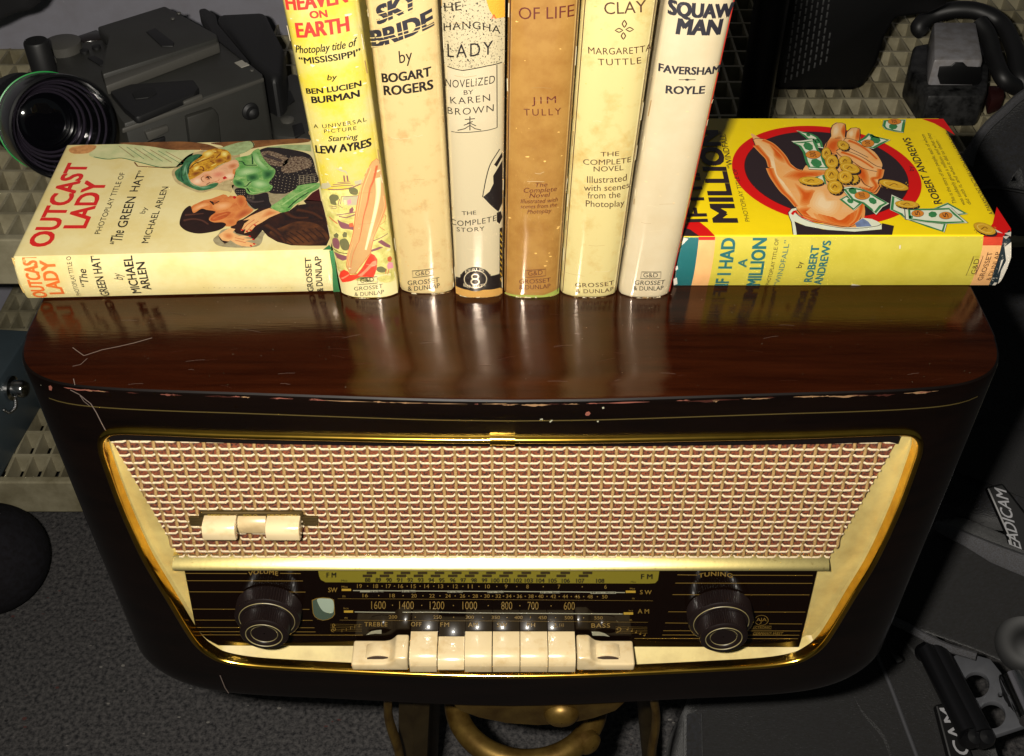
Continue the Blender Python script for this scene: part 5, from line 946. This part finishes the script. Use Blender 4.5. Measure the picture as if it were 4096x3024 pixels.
# brass stool under the radio
oldb = M('aged_brass', '6b5526', rough=.42, metal=.75, mottle=.5, scale=45, bump=.25, bscale=70); oldd = M('aged_brass_dark', '3a2f18', rough=.5, metal=.6, mottle=.4, scale=40)
stool = thing('brass_stand', 'aged brass stand with a curved ring below the radio', 'stand', (0, -.05, ZFL))
s = MB(); s.box((0.02, -.02, -.3065), (.21, .17, .010), oldd, .003); s.build('top_plate', stool)
s = MB(); yA = -.1085; A = [Py(*p, yA) for p in zst((600, 262), (700, 310), (820, 355), (1000, 392), (1200, 405), (1400, 395), (1560, 360), (1700, 312), (1800, 262))]; A = [(p.x, yA, min(p.z, -.3120)) for p in A]
s.prism([(A[0][0], yA, -.3120)]+A[1:-1]+[(A[-1][0], yA, -.3120)], (0, .006, 0), oldb, bevel=.0015)
apron = s.build('apron', stool)
s = MB(); c = Py(*zst((1352, 335))[0], yA); s.lathe((c.x, yA+.001, c.z), (0, -1, 0), [(.0135, 0), (.013, .003), (.010, .006), (.006, .0078), (.0005, .0084)], oldb, 32)
for v in range(len(s.v)): x, y, z = s.v[v]; s.v[v] = (x, y, c.z+(z-c.z)*.9)
sub(s.build('boss', stool), apron)
rc = Pz(2105, 2800, -.43); rb = Pz(2105, 3018, -.43); R = rc.y-rb.y+.006; s = MB()
s.tube([(rc.x+R*1.06*math.cos(a), rc.y+R*math.sin(a), -.43) for a in [2*math.pi*i/64 for i in range(64)]], .0098, oldb, 12, closed=True)
s.build('ring', stool)
s = MB(); c = Vector((rc.x+R*1.06*math.cos(-.6), rc.y+R*math.sin(-.6)-.006, -.43)); s.lathe(c, (.5, -.8, .2), [(.011, 0), (.010, .006), (.006, .009), (.0005, .0095)], oldb, 24); s.build('boss', stool)
for (xa, xb) in ((300, 318), (1850, 1925)):
    p0, p1 = [Py(*p, -.085) for p in zst((xa, 330), (xb, 600))]; s = MB(); p0.z = -.311
    d = (p1-p0); e = p1+d*.3; path = catmull([p0, (p0+p1)/2+Vector((-.006 if xa < 900 else .006, 0, 0)), p1, (e.x, -.085, -.55), (e.x*1.1, -.09, ZFL+.006)], False, 6)
    s.tube(path, .0075, oldb, 10, flat=.45); s.build('leg', stool)
for x in (-.055, .105):
    s = MB(); s.tube([(x, .03, -.311), (x*1.3, .05, -.55), (x*1.6, .06, ZFL+.004)], .0085, oldd, 10); s.build('leg', stool)
s = MB(); q = [Py(*p, -.06) for p in zst((460, 265), (400, 600))]; s.tube([(q[0].x, -.06, -.311), (q[1].x, -.06, q[1].z), (q[1].x-.01, -.06, ZFL+.004)], .009, oldd, 4, flat=1.4); s.build('leg', stool)

# film/video camera on the shelf
cg = M('camera_grey_paint', '41413d', rough=.5, mottle=.15, scale=20, bump=.08, bscale=900); cg2 = M('camera_grey_edge', '605e58', rough=.45); cgd = M('camera_rubber', '1d1d1e', rough=.55); chrome = M('chrome', 'c8c8c8', rough=.15, metal=1)
lensb = M('lens_black', '0e0e10', rough=.3, coat=.3); lensr = M('lens_ribbed_inside', '0a0a0c', rough=.16, spec=.9, coat=.6, coat_rough=.12); glass = M('lens_glass', '08080c', rough=.04, coat=1, coat_rough=.01); gring = M('green_lens_ring', '12b04a', rough=.4); lrub = M('lens_grip_rubber', '2c2d2e', rough=.7); tan = M('lens_label_bronze', '6a4a26', rough=.5)
vc = thing('video_camera', 'bulky grey video camera with a deep round lens hood, standing on the lattice shelf', 'camera', Pz(450, 400, ZS))
def up(z_, pts, z): return [Pz(p[0], p[1], z) for p in z_(*pts)]
def slab(s, z_, pts, z, th, mat, bevel=.002, holes=(), seg=2):
    s.prism(up(z_, pts, z), (0, 0, -th), mat, holes=[up(z_, h, z) if isinstance(h[0], tuple) else h for h in holes], bevel=bevel, seg=seg)
s = MB(); slab(s, zb1, ((215, 400), (330, 330), (665, 230), (1500, 255), (1812, 505), (1812, 530), (850, 850), (700, 640), (560, 560), (240, 520)), -.172, .1265, cg, .004); body = s.build('body', vc)
s = MB(); slab(s, zb1, ((665, 182), (1135, 36), (1492, 232), (1500, 262), (705, 510), (690, 480), (745, 250)), -.155, .0165, cg, .003); slab(s, zb1, ((705, 512), (1500, 264), (1510, 300), (728, 592)), -.160, .0115, cg2, .002)
slab(s, zb1, ((1005, 215), (1070, 190), (1200, 290), (1190, 315), (1110, 315)), -.1535, .004, cgd, .001); s.build('top_cover', vc)
s = MB(); slab(s, zb1, ((755, 625), (900, 575), (1330, 545), (1368, 600), (1340, 640), (960, 800), (930, 805), (850, 740)), -.165, .009, cgd, .003); s.build('shoulder_pad', vc)
s = MB(); slab(s, zb1, ((1615, 430), (1670, 411), (1716, 445), (1662, 463)), -.1712, .0012, M('white_sticker', 'cfcabd', rough=.6), 0); s.build('sticker', vc)
s = MB(); p = Pz(*zb1((275, 385))[0], -.150); s.lathe((p.x, p.y, -.172), (0, 0, 1), [(.0135, 0), (.0135, .038), (.012, .040), (.0005, .040)], cgd, 40, {1: .0008}); s.build('knob', vc)
s = MB(); p = Pz(*zb1((430, 305))[0], -.165); s.lathe((p.x, p.y, -.172), (0, 0, 1), [(.021, 0), (.021, .010), (.018, .011), (.0005, .011)], cg2, 36); s.build('dial', vc)
for q in ((580, 350), (662, 322), (750, 285)):
    s = MB(); p = Pz(*zb1(q)[0], -.170); s.lathe((p.x, p.y, -.172), (0, 0, 1), [(.005, 0), (.005, .003), (.004, .0035), (.0005, .0035)], cgd, 16); s.build('button', vc)
# side wall of the body with catches
e0, e1 = Pz(*zb1((850, 850))[0], -.172), Pz(*zb1((1812, 520))[0], -.172); sd = (e1-e0).normalized(); sn = Vector((sd.y, -sd.x, 0))
def side(pts, th, mat, nm, bevel=.0015):
    s = MB(); s.prism([RP(p[0], p[1], e0, sn) for p in zb1(*pts)], sn*th, mat, bevel=bevel); return s.build(nm, vc)
side(((835, 880), (1810, 530), (1812, 560), (838, 915)), .003, cg2, 'side_rail'); side(((1265, 790), (1450, 730), (1480, 770), (1500, 960), (1290, 980)), .008, cg, 'side_panel'); side(((985, 900), (1140, 850), (1150, 890), (1010, 960)), .006, cg2, 'catch'); side(((1010, 970), (1130, 930), (1130, 990), (1010, 1000)), .004, cgd, 'catch'); side(((1250, 690), (1380, 640), (1390, 680), (1255, 720)), .005, cg2, 'catch')
s = MB(); p = RP(*zb1((1715, 760))[0], e0, sn); s.lathe(p, sn, [(.011, 0), (.010, .004), (.007, .006), (.006, .011), (.003, .013), (.0005, .0133)], cgd, 28); s.build('knob', vc)
for q in ((1190, 130), (1420, 262), (1232, 92), (1735, 485), (905, 555), (755, 360)):
    s = MB(); zt_ = -.1552 if q[1] < 150 else -.1722; p = Pz(*zb1(q)[0], zt_); s.lathe((p.x, p.y, zt_), (0, 0, 1), [(.0028, 0), (.0024, .0012), (.0005, .0014)], cg2, 12); s.build('screw', vc)
s = MB(); slab(s, zb1, ((525, 250), (660, 205), (735, 232), (700, 268), (575, 290)), -.1712, .002, M('display_window', '1a0f08', rough=.15), .0005); s.build('display_window', vc)
s = MB(); slab(s, zb1, ((245, 425), (375, 375), (385, 400), (255, 450)), -.166, .007, cg2, .0015); s.build('bracket', vc)
s = MB(); slab(s, zb1, ((905, 640), (960, 605), (1060, 600), (1080, 640), (1020, 670), (930, 680)), -.1640, .0016, M('pad_recess', '141414', rough=.6), .0006); s.build('pad_recess', vc)
for q in (((600, 395), (650, 380), (735, 430), (690, 450)), ((700, 430), (735, 420), (760, 450), (725, 462))):
    s = MB(); slab(s, zb1, q, -.1705, .003, cgd, .0006); s.build('switch', vc)
# lens: hood, ribs, glass, barrel with green ring
f0 = Pd(258, 512, 1.13); f1 = Pd(95, 452, 1.25); ax = (f1-f0).normalized(); s = MB()
s.lathe(f0, ax, [(.0500, .0), (.0520, .001), (.0525, .004), (.0512, .040), (.049, .052), (.044, .056)], lensb, 72)
s.lathe(f0, ax, [(.0500, .0), (.0482, .002)] + [(.0480-.0009*i-(.0005 if i % 2 else 0), .004+.0033*i) for i in range(17)] + [(.030, .062)], lensr, 72); hood = s.build('lens_hood', vc, smooth=20)
lr2 = M('lens_glint_grey', '3a3440', rough=.18, metal=.6)  # thin grey rings added to act as ring highlights inside the hood
for r, h in ((.0455, .012), (.0425, .024), (.0385, .038), (.0345, .050), (.0315, .058)):
    s = MB(); s.lathe(f0, ax, [(r+.0008, h), (r-.0002, h-.0006), (r-.0016, h+.0006), (r-.0012, h+.003)], lr2, 72); sub(s.build('lens_glint_ring', vc, smooth=30), hood)
s = MB(); s.lathe(f0, ax, [(.031, .060), (.024, .0575), (.014, .0562), (.0005, .0558)], glass, 48); sub(s.build('front_glass', vc), hood)
s = MB(); s.lathe(f0, ax, [(.043, .054), (.0500, .0545), (.0505, .060), (.0475, .066), (.047, .110), (.044, .114), (.044, .15), (.001, .15)], lrub, 120, {3: .001, 4: .001}); s.build('lens_barrel', vc)
s = MB(); s.lathe(f0, ax, [(.0492, .0565), (.0514, .0570), (.0514, .0582), (.0492, .0586)], gring, 72); s.build('green_ring', vc)
# viewfinder and connector lying beside it
vf = thing('camera_viewfinder', 'black rubber viewfinder eyecup lying on the shelf behind the grey camera', 'viewfinder', Pz(1000, 250, ZS))
s = MB(); slab(s, zb1, ((1365, 60), (1412, 50), (1482, 92), (1500, 160), (1720, 420), (1690, 430), (1480, 260)), -.17, .02, cgd, .004); s.build('eyecup_rim', vf)
s = MB(); slab(s, zb1, ((1482, 90), (1830, 74), (1872, 165), (1950, 310), (1940, 500), (1880, 545), (1720, 420)), -.185, .113, cgd, .012, seg=3); s.build('eyecup', vf)
cx = thing('connector_block', 'small dark grey camera accessory with a square socket, beside the yellow spined book', 'camera part', Pz(1150, 430, ZS))
s = MB(); slab(s, zb1, ((1825, 640), (1900, 560), (2010, 490), (2180, 560), (2200, 900), (2120, 950), (1880, 930)), -.235, .063, cg, .006); s.build('housing', cx)
s = MB(); slab(s, zb1, ((1900, 640), (2000, 620), (2030, 690), (1960, 740), (1905, 700)), -.2335, .004, M('socket_black', '050505', rough=.6), .001); s.build('socket', cx)
s = MB(); slab(s, zb1, ((2010, 860), (2080, 840), (2100, 910), (2030, 940)), -.2335, .004, cgd, .001); s.build('switch', cx)
s = MB(); p = Pz(*zb1((1980, 830))[0], -.235); s.lathe((p.x, p.y, -.237), (0, 0, 1), [(.008, 0), (.008, .004), (.004, .006), (.0005, .006)], cg2, 20); s.build('knob', cx)
# dark thing hanging at the top left
s = MB(); s.prism(up(zb1, ((-200, -200), (330, -60), (322, 5), (300, 35), (240, 80), (120, 110), (0, 165), (-200, 240)), -.12), (0, 0, .06), M('black_fabric_soft', '0d0c10', rough=.9), bevel=.012, seg=3)
o = s.build('hanging_strap'); tag(o, 'black padded strap end hanging in the top left corner before the grey wall', 'strap')

# right of the books: pole, slotted case, connector with cable
s = MB(); b0 = Pz(2990, 600, ZS); d = .0195
s.lathe((b0.x, b0.y, ZS), (0, 0, 1), [(.0005, 0), (.028, 0), (.028, .012), (d, .014), (d, .9)], M('black_tube', '0b0b0d', rough=.35), 48)
o = s.build('stand_pole'); tag(o, 'glossy black upright pole behind the cream standing book', 'pole')
case = thing('slotted_case', 'black moulded plastic case with a slotted grille, on the shelf beside the pole', 'case', Pz(3300, 520, ZS))
yc = .80; s = MB(); q = [Py(*p, yc) for p in zb2((330, -400), (1750, -400), (1640, 40), (1500, 105), (1255, 140), (1180, 270), (1120, 470), (1020, 640), (925, 770), (840, 850), (700, 905), (330, 905))]; dz = ZS-min(p.z for p in q)
s.prism([(p.x, p.y, max(p.z, ZS+.002)) for p in q], (0, .10, 0), M('black_moulded_plastic', '0c0c0d', rough=.4, bump=.1, bscale=700), bevel=.012, seg=3); s.build('shell', case)
s = MB(); sl = M('slot_edge', '4c4c4c', rough=.5)
for i in range(9):
    for j in range(11):
        x, y = 400+i*43+j*8-60*0, 610-j*58-i*22
        if 0 < i and x < 770 and y > -60:
            p = Py(*zb2((x, y))[0], yc-.0006); s.box((p.x, yc-.0008, p.z), (.0022, .0016, .0075), sl, .0004)
s.build('grille', case)
plug = thing('power_connector', 'worn grey metal connector block with a thick black cable, on the lattice shelf at right', 'connector', Pz(3800, 300, ZS))
wornb = M('worn_black_metal', '4a4a4a', rough=.4, metal=.3, mottle=.6, scale=70, dark='0a0a0a'); wg = M('worn_grey_metal', 'b0aeb2', rough=.4, mottle=.3, scale=60)
s = MB(); slab(s, zb2, ((1385, 330), (1540, 300), (1960, 300), (1930, 660), (1905, 700), (1490, 700), (1350, 490)), -.255, .0445, wornb, .005); s.build('base', plug)
s = MB(); slab(s, zb2, ((1530, 155), (1848, 155), (1900, 435), (1532, 435)), -.218, .037, wg, .005); top_ = s.build('housing', plug)
s = MB(); p0, p1, p2, p3 = [Pz(*p, -.218) for p in zb2((1532, 435), (1900, 435), (1532, 435), (1900, 435))]; yy = p0.y-.001
q = [Py(*p, yy) for p in zb2((1575, 490), (1660, 485), (1690, 460), (1750, 460), (1780, 490), (1880, 495), (1885, 590), (1860, 625), (1580, 620), (1560, 560))]; s.prism([(p.x, yy, p.z) for p in q], (0, .003, 0), black, bevel=.0008); sub(s.build('socket', plug), top_)
s = MB(); s.tube(catmull([Pz(*p, z) for p, z in zip(zb2((1450, 235), (1425, 190), (1530, 110), (1700, 70), (1880, 90), (2040, 190), (2130, 380), (2160, 560), (2250, 640)), (-.27, -.262, -.25, -.24, -.24, -.25, -.26, -.27, -.28))], False, 8), .0115, M('black_cable', '1b1b1c', rough=.5), 12); s.tube(catmull([Pz(*p, z) for p, z in zip(zb2((1860, 160), (1930, 260), (1975, 420), (2040, 570), (2130, 640)), (-.225, -.235, -.25, -.26, -.275))], False, 8), .011, M('black_cable', '1b1b1c'), 12); s.build('cable', plug)
s = MB(); slab(s, zb2, ((1930, 620), (2050, 620), (2060, 700), (1950, 740)), -.275, .022, M('dull_red_plastic', '3a1210', rough=.5), .004); s.build('strain_relief', plug)

# left: grey case on the lower shelf, dark round cushion on the carpet
B0, B1 = Pz(155, 1650, ZL), Pz(-80, 2060, ZL); top_h = .112; fd = (B1-B0).normalized(); fn = Vector((-fd.y, fd.x, 0)); fn = fn if fn.dot(CP-B0) > 0 else -fn
gc_ = thing('grey_case', 'blue grey metal case with a chrome latch on a bead chain, under the shelf', 'case', B0)
s = MB(); s.prism([B0+fd*-.05, B1, B1-fn*.35, B0+fd*-.05-fn*.35], (0, 0, top_h), M('blue_grey_case', '4c5a62', rough=.45, mottle=.08), bevel=.004); s.build('body', gc_)
p = RP(40, 1552, B0, fn); s = MB(); s.lathe(p, fn, [(.0005, 0), (.017, 0), (.017, .004), (.012, .006), (.012, .018), (.010, .021), (.0005, .021)], chrome, 32); s.build('latch_cap', gc_)
s = MB(); ch = catmull([RP(*q, p+fn*.003, fn) for q in zT1((105, 1050), (135, 1110), (130, 1170), (80, 1210), (35, 1190))], False, 8)
for c in ch[::2]: s.lathe(c-fn*.0025, fn, [(.0005, 0), (.0018, .0007), (.0025, .0025), (.0018, .0043), (.0005, .005)], chrome, 10)
s.build('bead_chain', gc_)
dd = 1.2
while (Pd(-45, 2235, dd).z-.0505*dd*.95) > ZFL: dd += .005
ps = Pd(-45, 2235, dd); s = MB(); rr = .0505*dd
s.lathe((ps.x, ps.y, ps.z-rr*.95), (0, 0, 1), [(rr*math.sin(math.pi*i/24)+.0003, rr*.95*(1-math.cos(math.pi*i/24))) for i in range(25)], M('dark_grey_vinyl', '26252a', rough=.95, spec=.1, mottle=.35, scale=120), 64)
o = s.build('round_cushion'); tag(o, 'dark grey rounded cushion on the carpet at the left edge', 'cushion')

# right: pile of black bags and harness gear, each a soft slab on its own tilted plane
nav = M('navy_black_fabric', '20222b', rough=.9, bump=1.5, bscale=420, mottle=.75, scale=260, thr=(.35, .7), sheen=.2); blk = M('black_fabric', '19191c', rough=.9, bump=1.5, bscale=330, mottle=.75, scale=240, thr=(.35, .7), stretch=(1, 2.2, 1), sheen=.2); pip = M('grey_webbing', '58595f', rough=.85, bump=.6, bscale=1500, mottle=.5, scale=900); web = M('black_webbing', '17171a', rough=.85, bump=.8, bscale=1000, mottle=.5, scale=900); vin = M('black_vinyl', '0d0d0e', rough=.4); wt = M('white_lettering', 'b4b4b8', rough=.6); alu = M('grey_anodised_plate', '74767c', rough=.4, metal=.2, mottle=.1)
class Pl:
    def __init__(s, A, B, C):
        a, b, c = [Pz(p[0], p[1], p[2]) for p in (A, B, C)]; s.o = a; n = (b-a).cross(c-a).normalized(); s.n = n if n.z > 0 else -n
    def at(s, p, h=0): return RP(p[0], p[1], s.o+s.n*h, s.n)
    def slab(s, mb, pts, th, mat, h=0, bevel=.002, seg=2, holes=(), wav=0):
        mb.prism([s.at(p, h) for p in pts], s.n*-th, mat, bevel=bevel, seg=seg, holes=[[s.at(p, h) for p in q] for q in holes])
    def surf(s, h):
        f = Flat(s.o+s.n*h, Vector((1, 0, 0))-s.n*s.n.x, s.n.cross(Vector((1, 0, 0))-s.n*s.n.x), s.n); return f
def rough_up(o, amp, sc):          # soft sag and folds in cloth
    me = o.data; b = bmesh.new(); b.from_mesh(me)
    bmesh.ops.triangulate(b, faces=[f for f in b.faces if len(f.verts) > 4])
    for k in range(4):
        es = [e for e in b.edges if e.calc_length() > .03]
        if es: bmesh.ops.subdivide_edges(b, edges=es, cuts=1, use_grid_fill=False)
        bmesh.ops.triangulate(b, faces=[f for f in b.faces if len(f.verts) > 4])
    from mathutils import noise
    b.normal_update()
    for v in b.verts: v.co += v.normal*amp*(noise.noise(v.co*sc)+.5*noise.noise(v.co*sc*2.3))
    for f in b.faces: f.smooth = True
    b.to_mesh(me); b.free(); return o
N1 = Pl((3950, 420, -.21), (3760, 1950, -.47), (4150, 1950, -.46))
big = thing('black_bag', 'big navy black fabric bag at right, beside the yellow lying book', 'bag', Pz(4000, 1500, ZFL))
s = MB(); N1.slab(s, ((4400, 200), (4230, 285), (4096, 355), (4010, 425), (3935, 490), (3880, 560), (3850, 660), (3800, 900), (3740, 1200), (3650, 1700), (3640, 1960), (3900, 2060), (4400, 2120)), .13, nav, bevel=.03, seg=5); rough_up(s.build('body', big, smooth=60), .006, 9)
s = MB(); s.tube(catmull([N1.at(p, -.002) for p in ((4300, 262), (4096, 378), (4014, 448), (3948, 508), (3898, 580), (3872, 668))], False, 6), .0055, pip, 8); s.build('piping', big)
s = MB(); s.tube(catmull([N1.at(p, .001) for p in ((3900, 765), (3960, 750), (4096, 768), (4200, 800))], False, 6), .0022, vin, 8); s.build('seam', big)
s = MB(); N1.slab(s, zb3((1060, 30), (1200, -10), (1500, 60), (1500, 440), (1368, 370), (1180, 290), (1030, 235)), .006, web, h=.010); o = rough_up(s.build('webbing_strap'), .003, 14); tag(o, 'wide plain black webbing strap lying across the navy black bag', 'strap')
def strap(P_l, h, pts, ttxt, p0, p1, pt, label):
    s = MB(); P_l.slab(s, zb3(*pts), .010, vin, h=h); text(s, P_l.surf(h), ttxt, *zb3(p0, p1, pt), wt, 6, w=.012, it=.12)
    o = s.build('lettered_strap', smooth=0); tag(o, label, 'strap')
strap(N1, .020, ((1180, 310), (1262, 290), (1400, 470), (1420, 720), (1325, 700), (1290, 560)), 'TEADICAM', (1368, 668), (1278, 330), (1310, 655), 'black strap with white slanted lettering on top of the navy black bag')
N2 = Pl((3700, 2090, -.47), (3560, 2480, -.56), (4096, 2700, -.55))
pou = thing('black_pouch', 'black fabric pouch with a wide grey webbing edge, right of the radio', 'pouch', Pz(3900, 2400, ZFL))
s = MB(); N2.slab(s, zb3((915, 500), (1010, 505), (1200, 590), (1500, 720), (1500, 1330), (1368, 1262), (1250, 1200), (1100, 1135), (900, 1050), (650, 950), (700, 850), (800, 640)), .10, blk, bevel=.012, seg=4); rough_up(s.build('body', pou, smooth=60), .005, 11)
s = MB(); N2.slab(s, zb3((905, 490), (935, 478), (1080, 535), (1240, 605), (1500, 690), (1500, 770), (1368, 760), (1200, 690), (1050, 600), (920, 530)), .010, pip, h=.010, bevel=.003); rough_up(s.build('webbing_edge', pou), .002, 15)
s = MB(); s.tube(catmull([N2.at(p, .002) for p in zb3((660, 952), (780, 1005), (880, 1062), (990, 1112), (1130, 1155))], False, 6), .0045, pip, 8); s.build('piping', pou)
s = MB(); p = N2.at(zb3((1390, 1095))[0], -.004); s.lathe(p, N2.n, [(.032, 0), (.031, .003), (.027, .005), (.014, .005), (.012, .0035), (.0005, .0035)], M('buckle_black', '0a0a0b', rough=.6), 40); s.build('buckle', pou)
N3 = Pl((2750, 2860, -.62), (3500, 2560, -.60), (3960, 2860, -.62))
low = thing('black_garment_bag', 'large black woven fabric bag with a pale seam, below the right end of the radio', 'bag', Pz(3200, 3000, ZFL))
s = MB(); N3.slab(s, ((2735, 2860), (2800, 2700), (3300, 2560), (3440, 2480), (3520, 2400), (3800, 2520), (3960, 2860), (4060, 3200), (4060, 3300), (2735, 3300)), .17, blk, bevel=.03, seg=5); rough_up(s.build('body', low, smooth=60), .010, 8)
s = MB(); s.tube(catmull([N3.at(p, .003) for p in ((3500, 2600), (3560, 2740), (3620, 2900), (3680, 3060))], False, 6), .0022, M('pale_stitching', '4a4a4e', rough=.9), 6); s.build('seam', low)
for pth in (((3390, 2740), (3440, 2860), (3520, 2960), (3560, 3060)), ((3600, 2560), (3700, 2700), (3790, 2880))):
    s = MB(); s.tube(catmull([N3.at(p, -.004) for p in pth], False, 6), [.004+.003*math.sin(math.pi*i/18) for i in range(6*(len(pth)-1)+1)], blk, 8); s.build('fold', low)
s = MB(); N3.slab(s, ((3560, 2610), (3600, 2600), (3625, 2640), (3590, 2655)), .006, vin, h=.009, bevel=.002); s.build('clip', low)
s = MB(); N3.slab(s, ((2742, 2850), (2812, 2840), (2815, 3200), (2742, 3200)), .02, nav, h=.006, bevel=.004); s.build('side_pocket', low)
rig = thing('camera_rig', 'grey metal plate with round holes and black arm tubes, at the lower right corner', 'camera rig', Pz(4000, 2850, ZFL))
hole = lambda cx, cy, r, n=32: [zb3((cx+r*math.cos(a), cy+r*math.sin(a)))[0] for a in [2*math.pi*i/n for i in range(n)]]
N4 = Pl((3800, 2640, -.575), (4096, 2900, -.56), (3950, 2950, -.565))
s = MB(); N4.slab(s, zb3((1000, 1165), (1060, 1130), (1200, 1170), (1255, 1240), (1265, 1330), (1290, 1405), (1340, 1425), (1450, 1420), (1450, 1480), (1368, 1500), (1185, 1560), (1140, 1520), (1110, 1440), (1050, 1300), (1000, 1200)), .006, alu, bevel=.0008, holes=[hole(1130, 1296, 66), hole(1208, 1447, 68), hole(1250, 1346, 14, 16)]); s.build('plate', rig, smooth=30)
for a, c, r in (((885, 1128), (1095, 1545), .0105), ((935, 1118), (1160, 1550), .0105)):
    s = MB(); s.tube([N4.at(zb3(a)[0], .012), N4.at(zb3(c)[0], .012)], r, M('black_arm_tube', '121214', rough=.28), 16); s.build('arm_tube', rig)
for c in ((1105, 1560), (1165, 1560), (885, 1130), (935, 1118)):
    s = MB(); p = N4.at(zb3(c)[0], .008); s.lathe(p, (0, -.4, .9), [(.0005, .011), (.007, .010), (.010, .004), (.010, -.010), (.0005, -.011)], M('black_arm_tube'), 24); s.build('joint', rig)
s = MB(); s.tube([N4.at(zb3((1315, 1262))[0], .016), N4.at(zb3((1410, 1470))[0], .016)], .0125, chrome, 20); s.build('chrome_tube', rig)
s = MB(); N4.slab(s, zb3((1240, 1235), (1320, 1250), (1400, 1430), (1330, 1425), (1270, 1350)), .015, vin, h=.006, bevel=.003); s.build('clamp', rig)
strap(N3, .014, ((925, 1395), (1005, 1380), (1135, 1700), (1010, 1720)), 'CAM', (1100, 1645), (1012, 1412), (1035, 1655), 'narrow black strap with white letters on the woven bag below the plate')
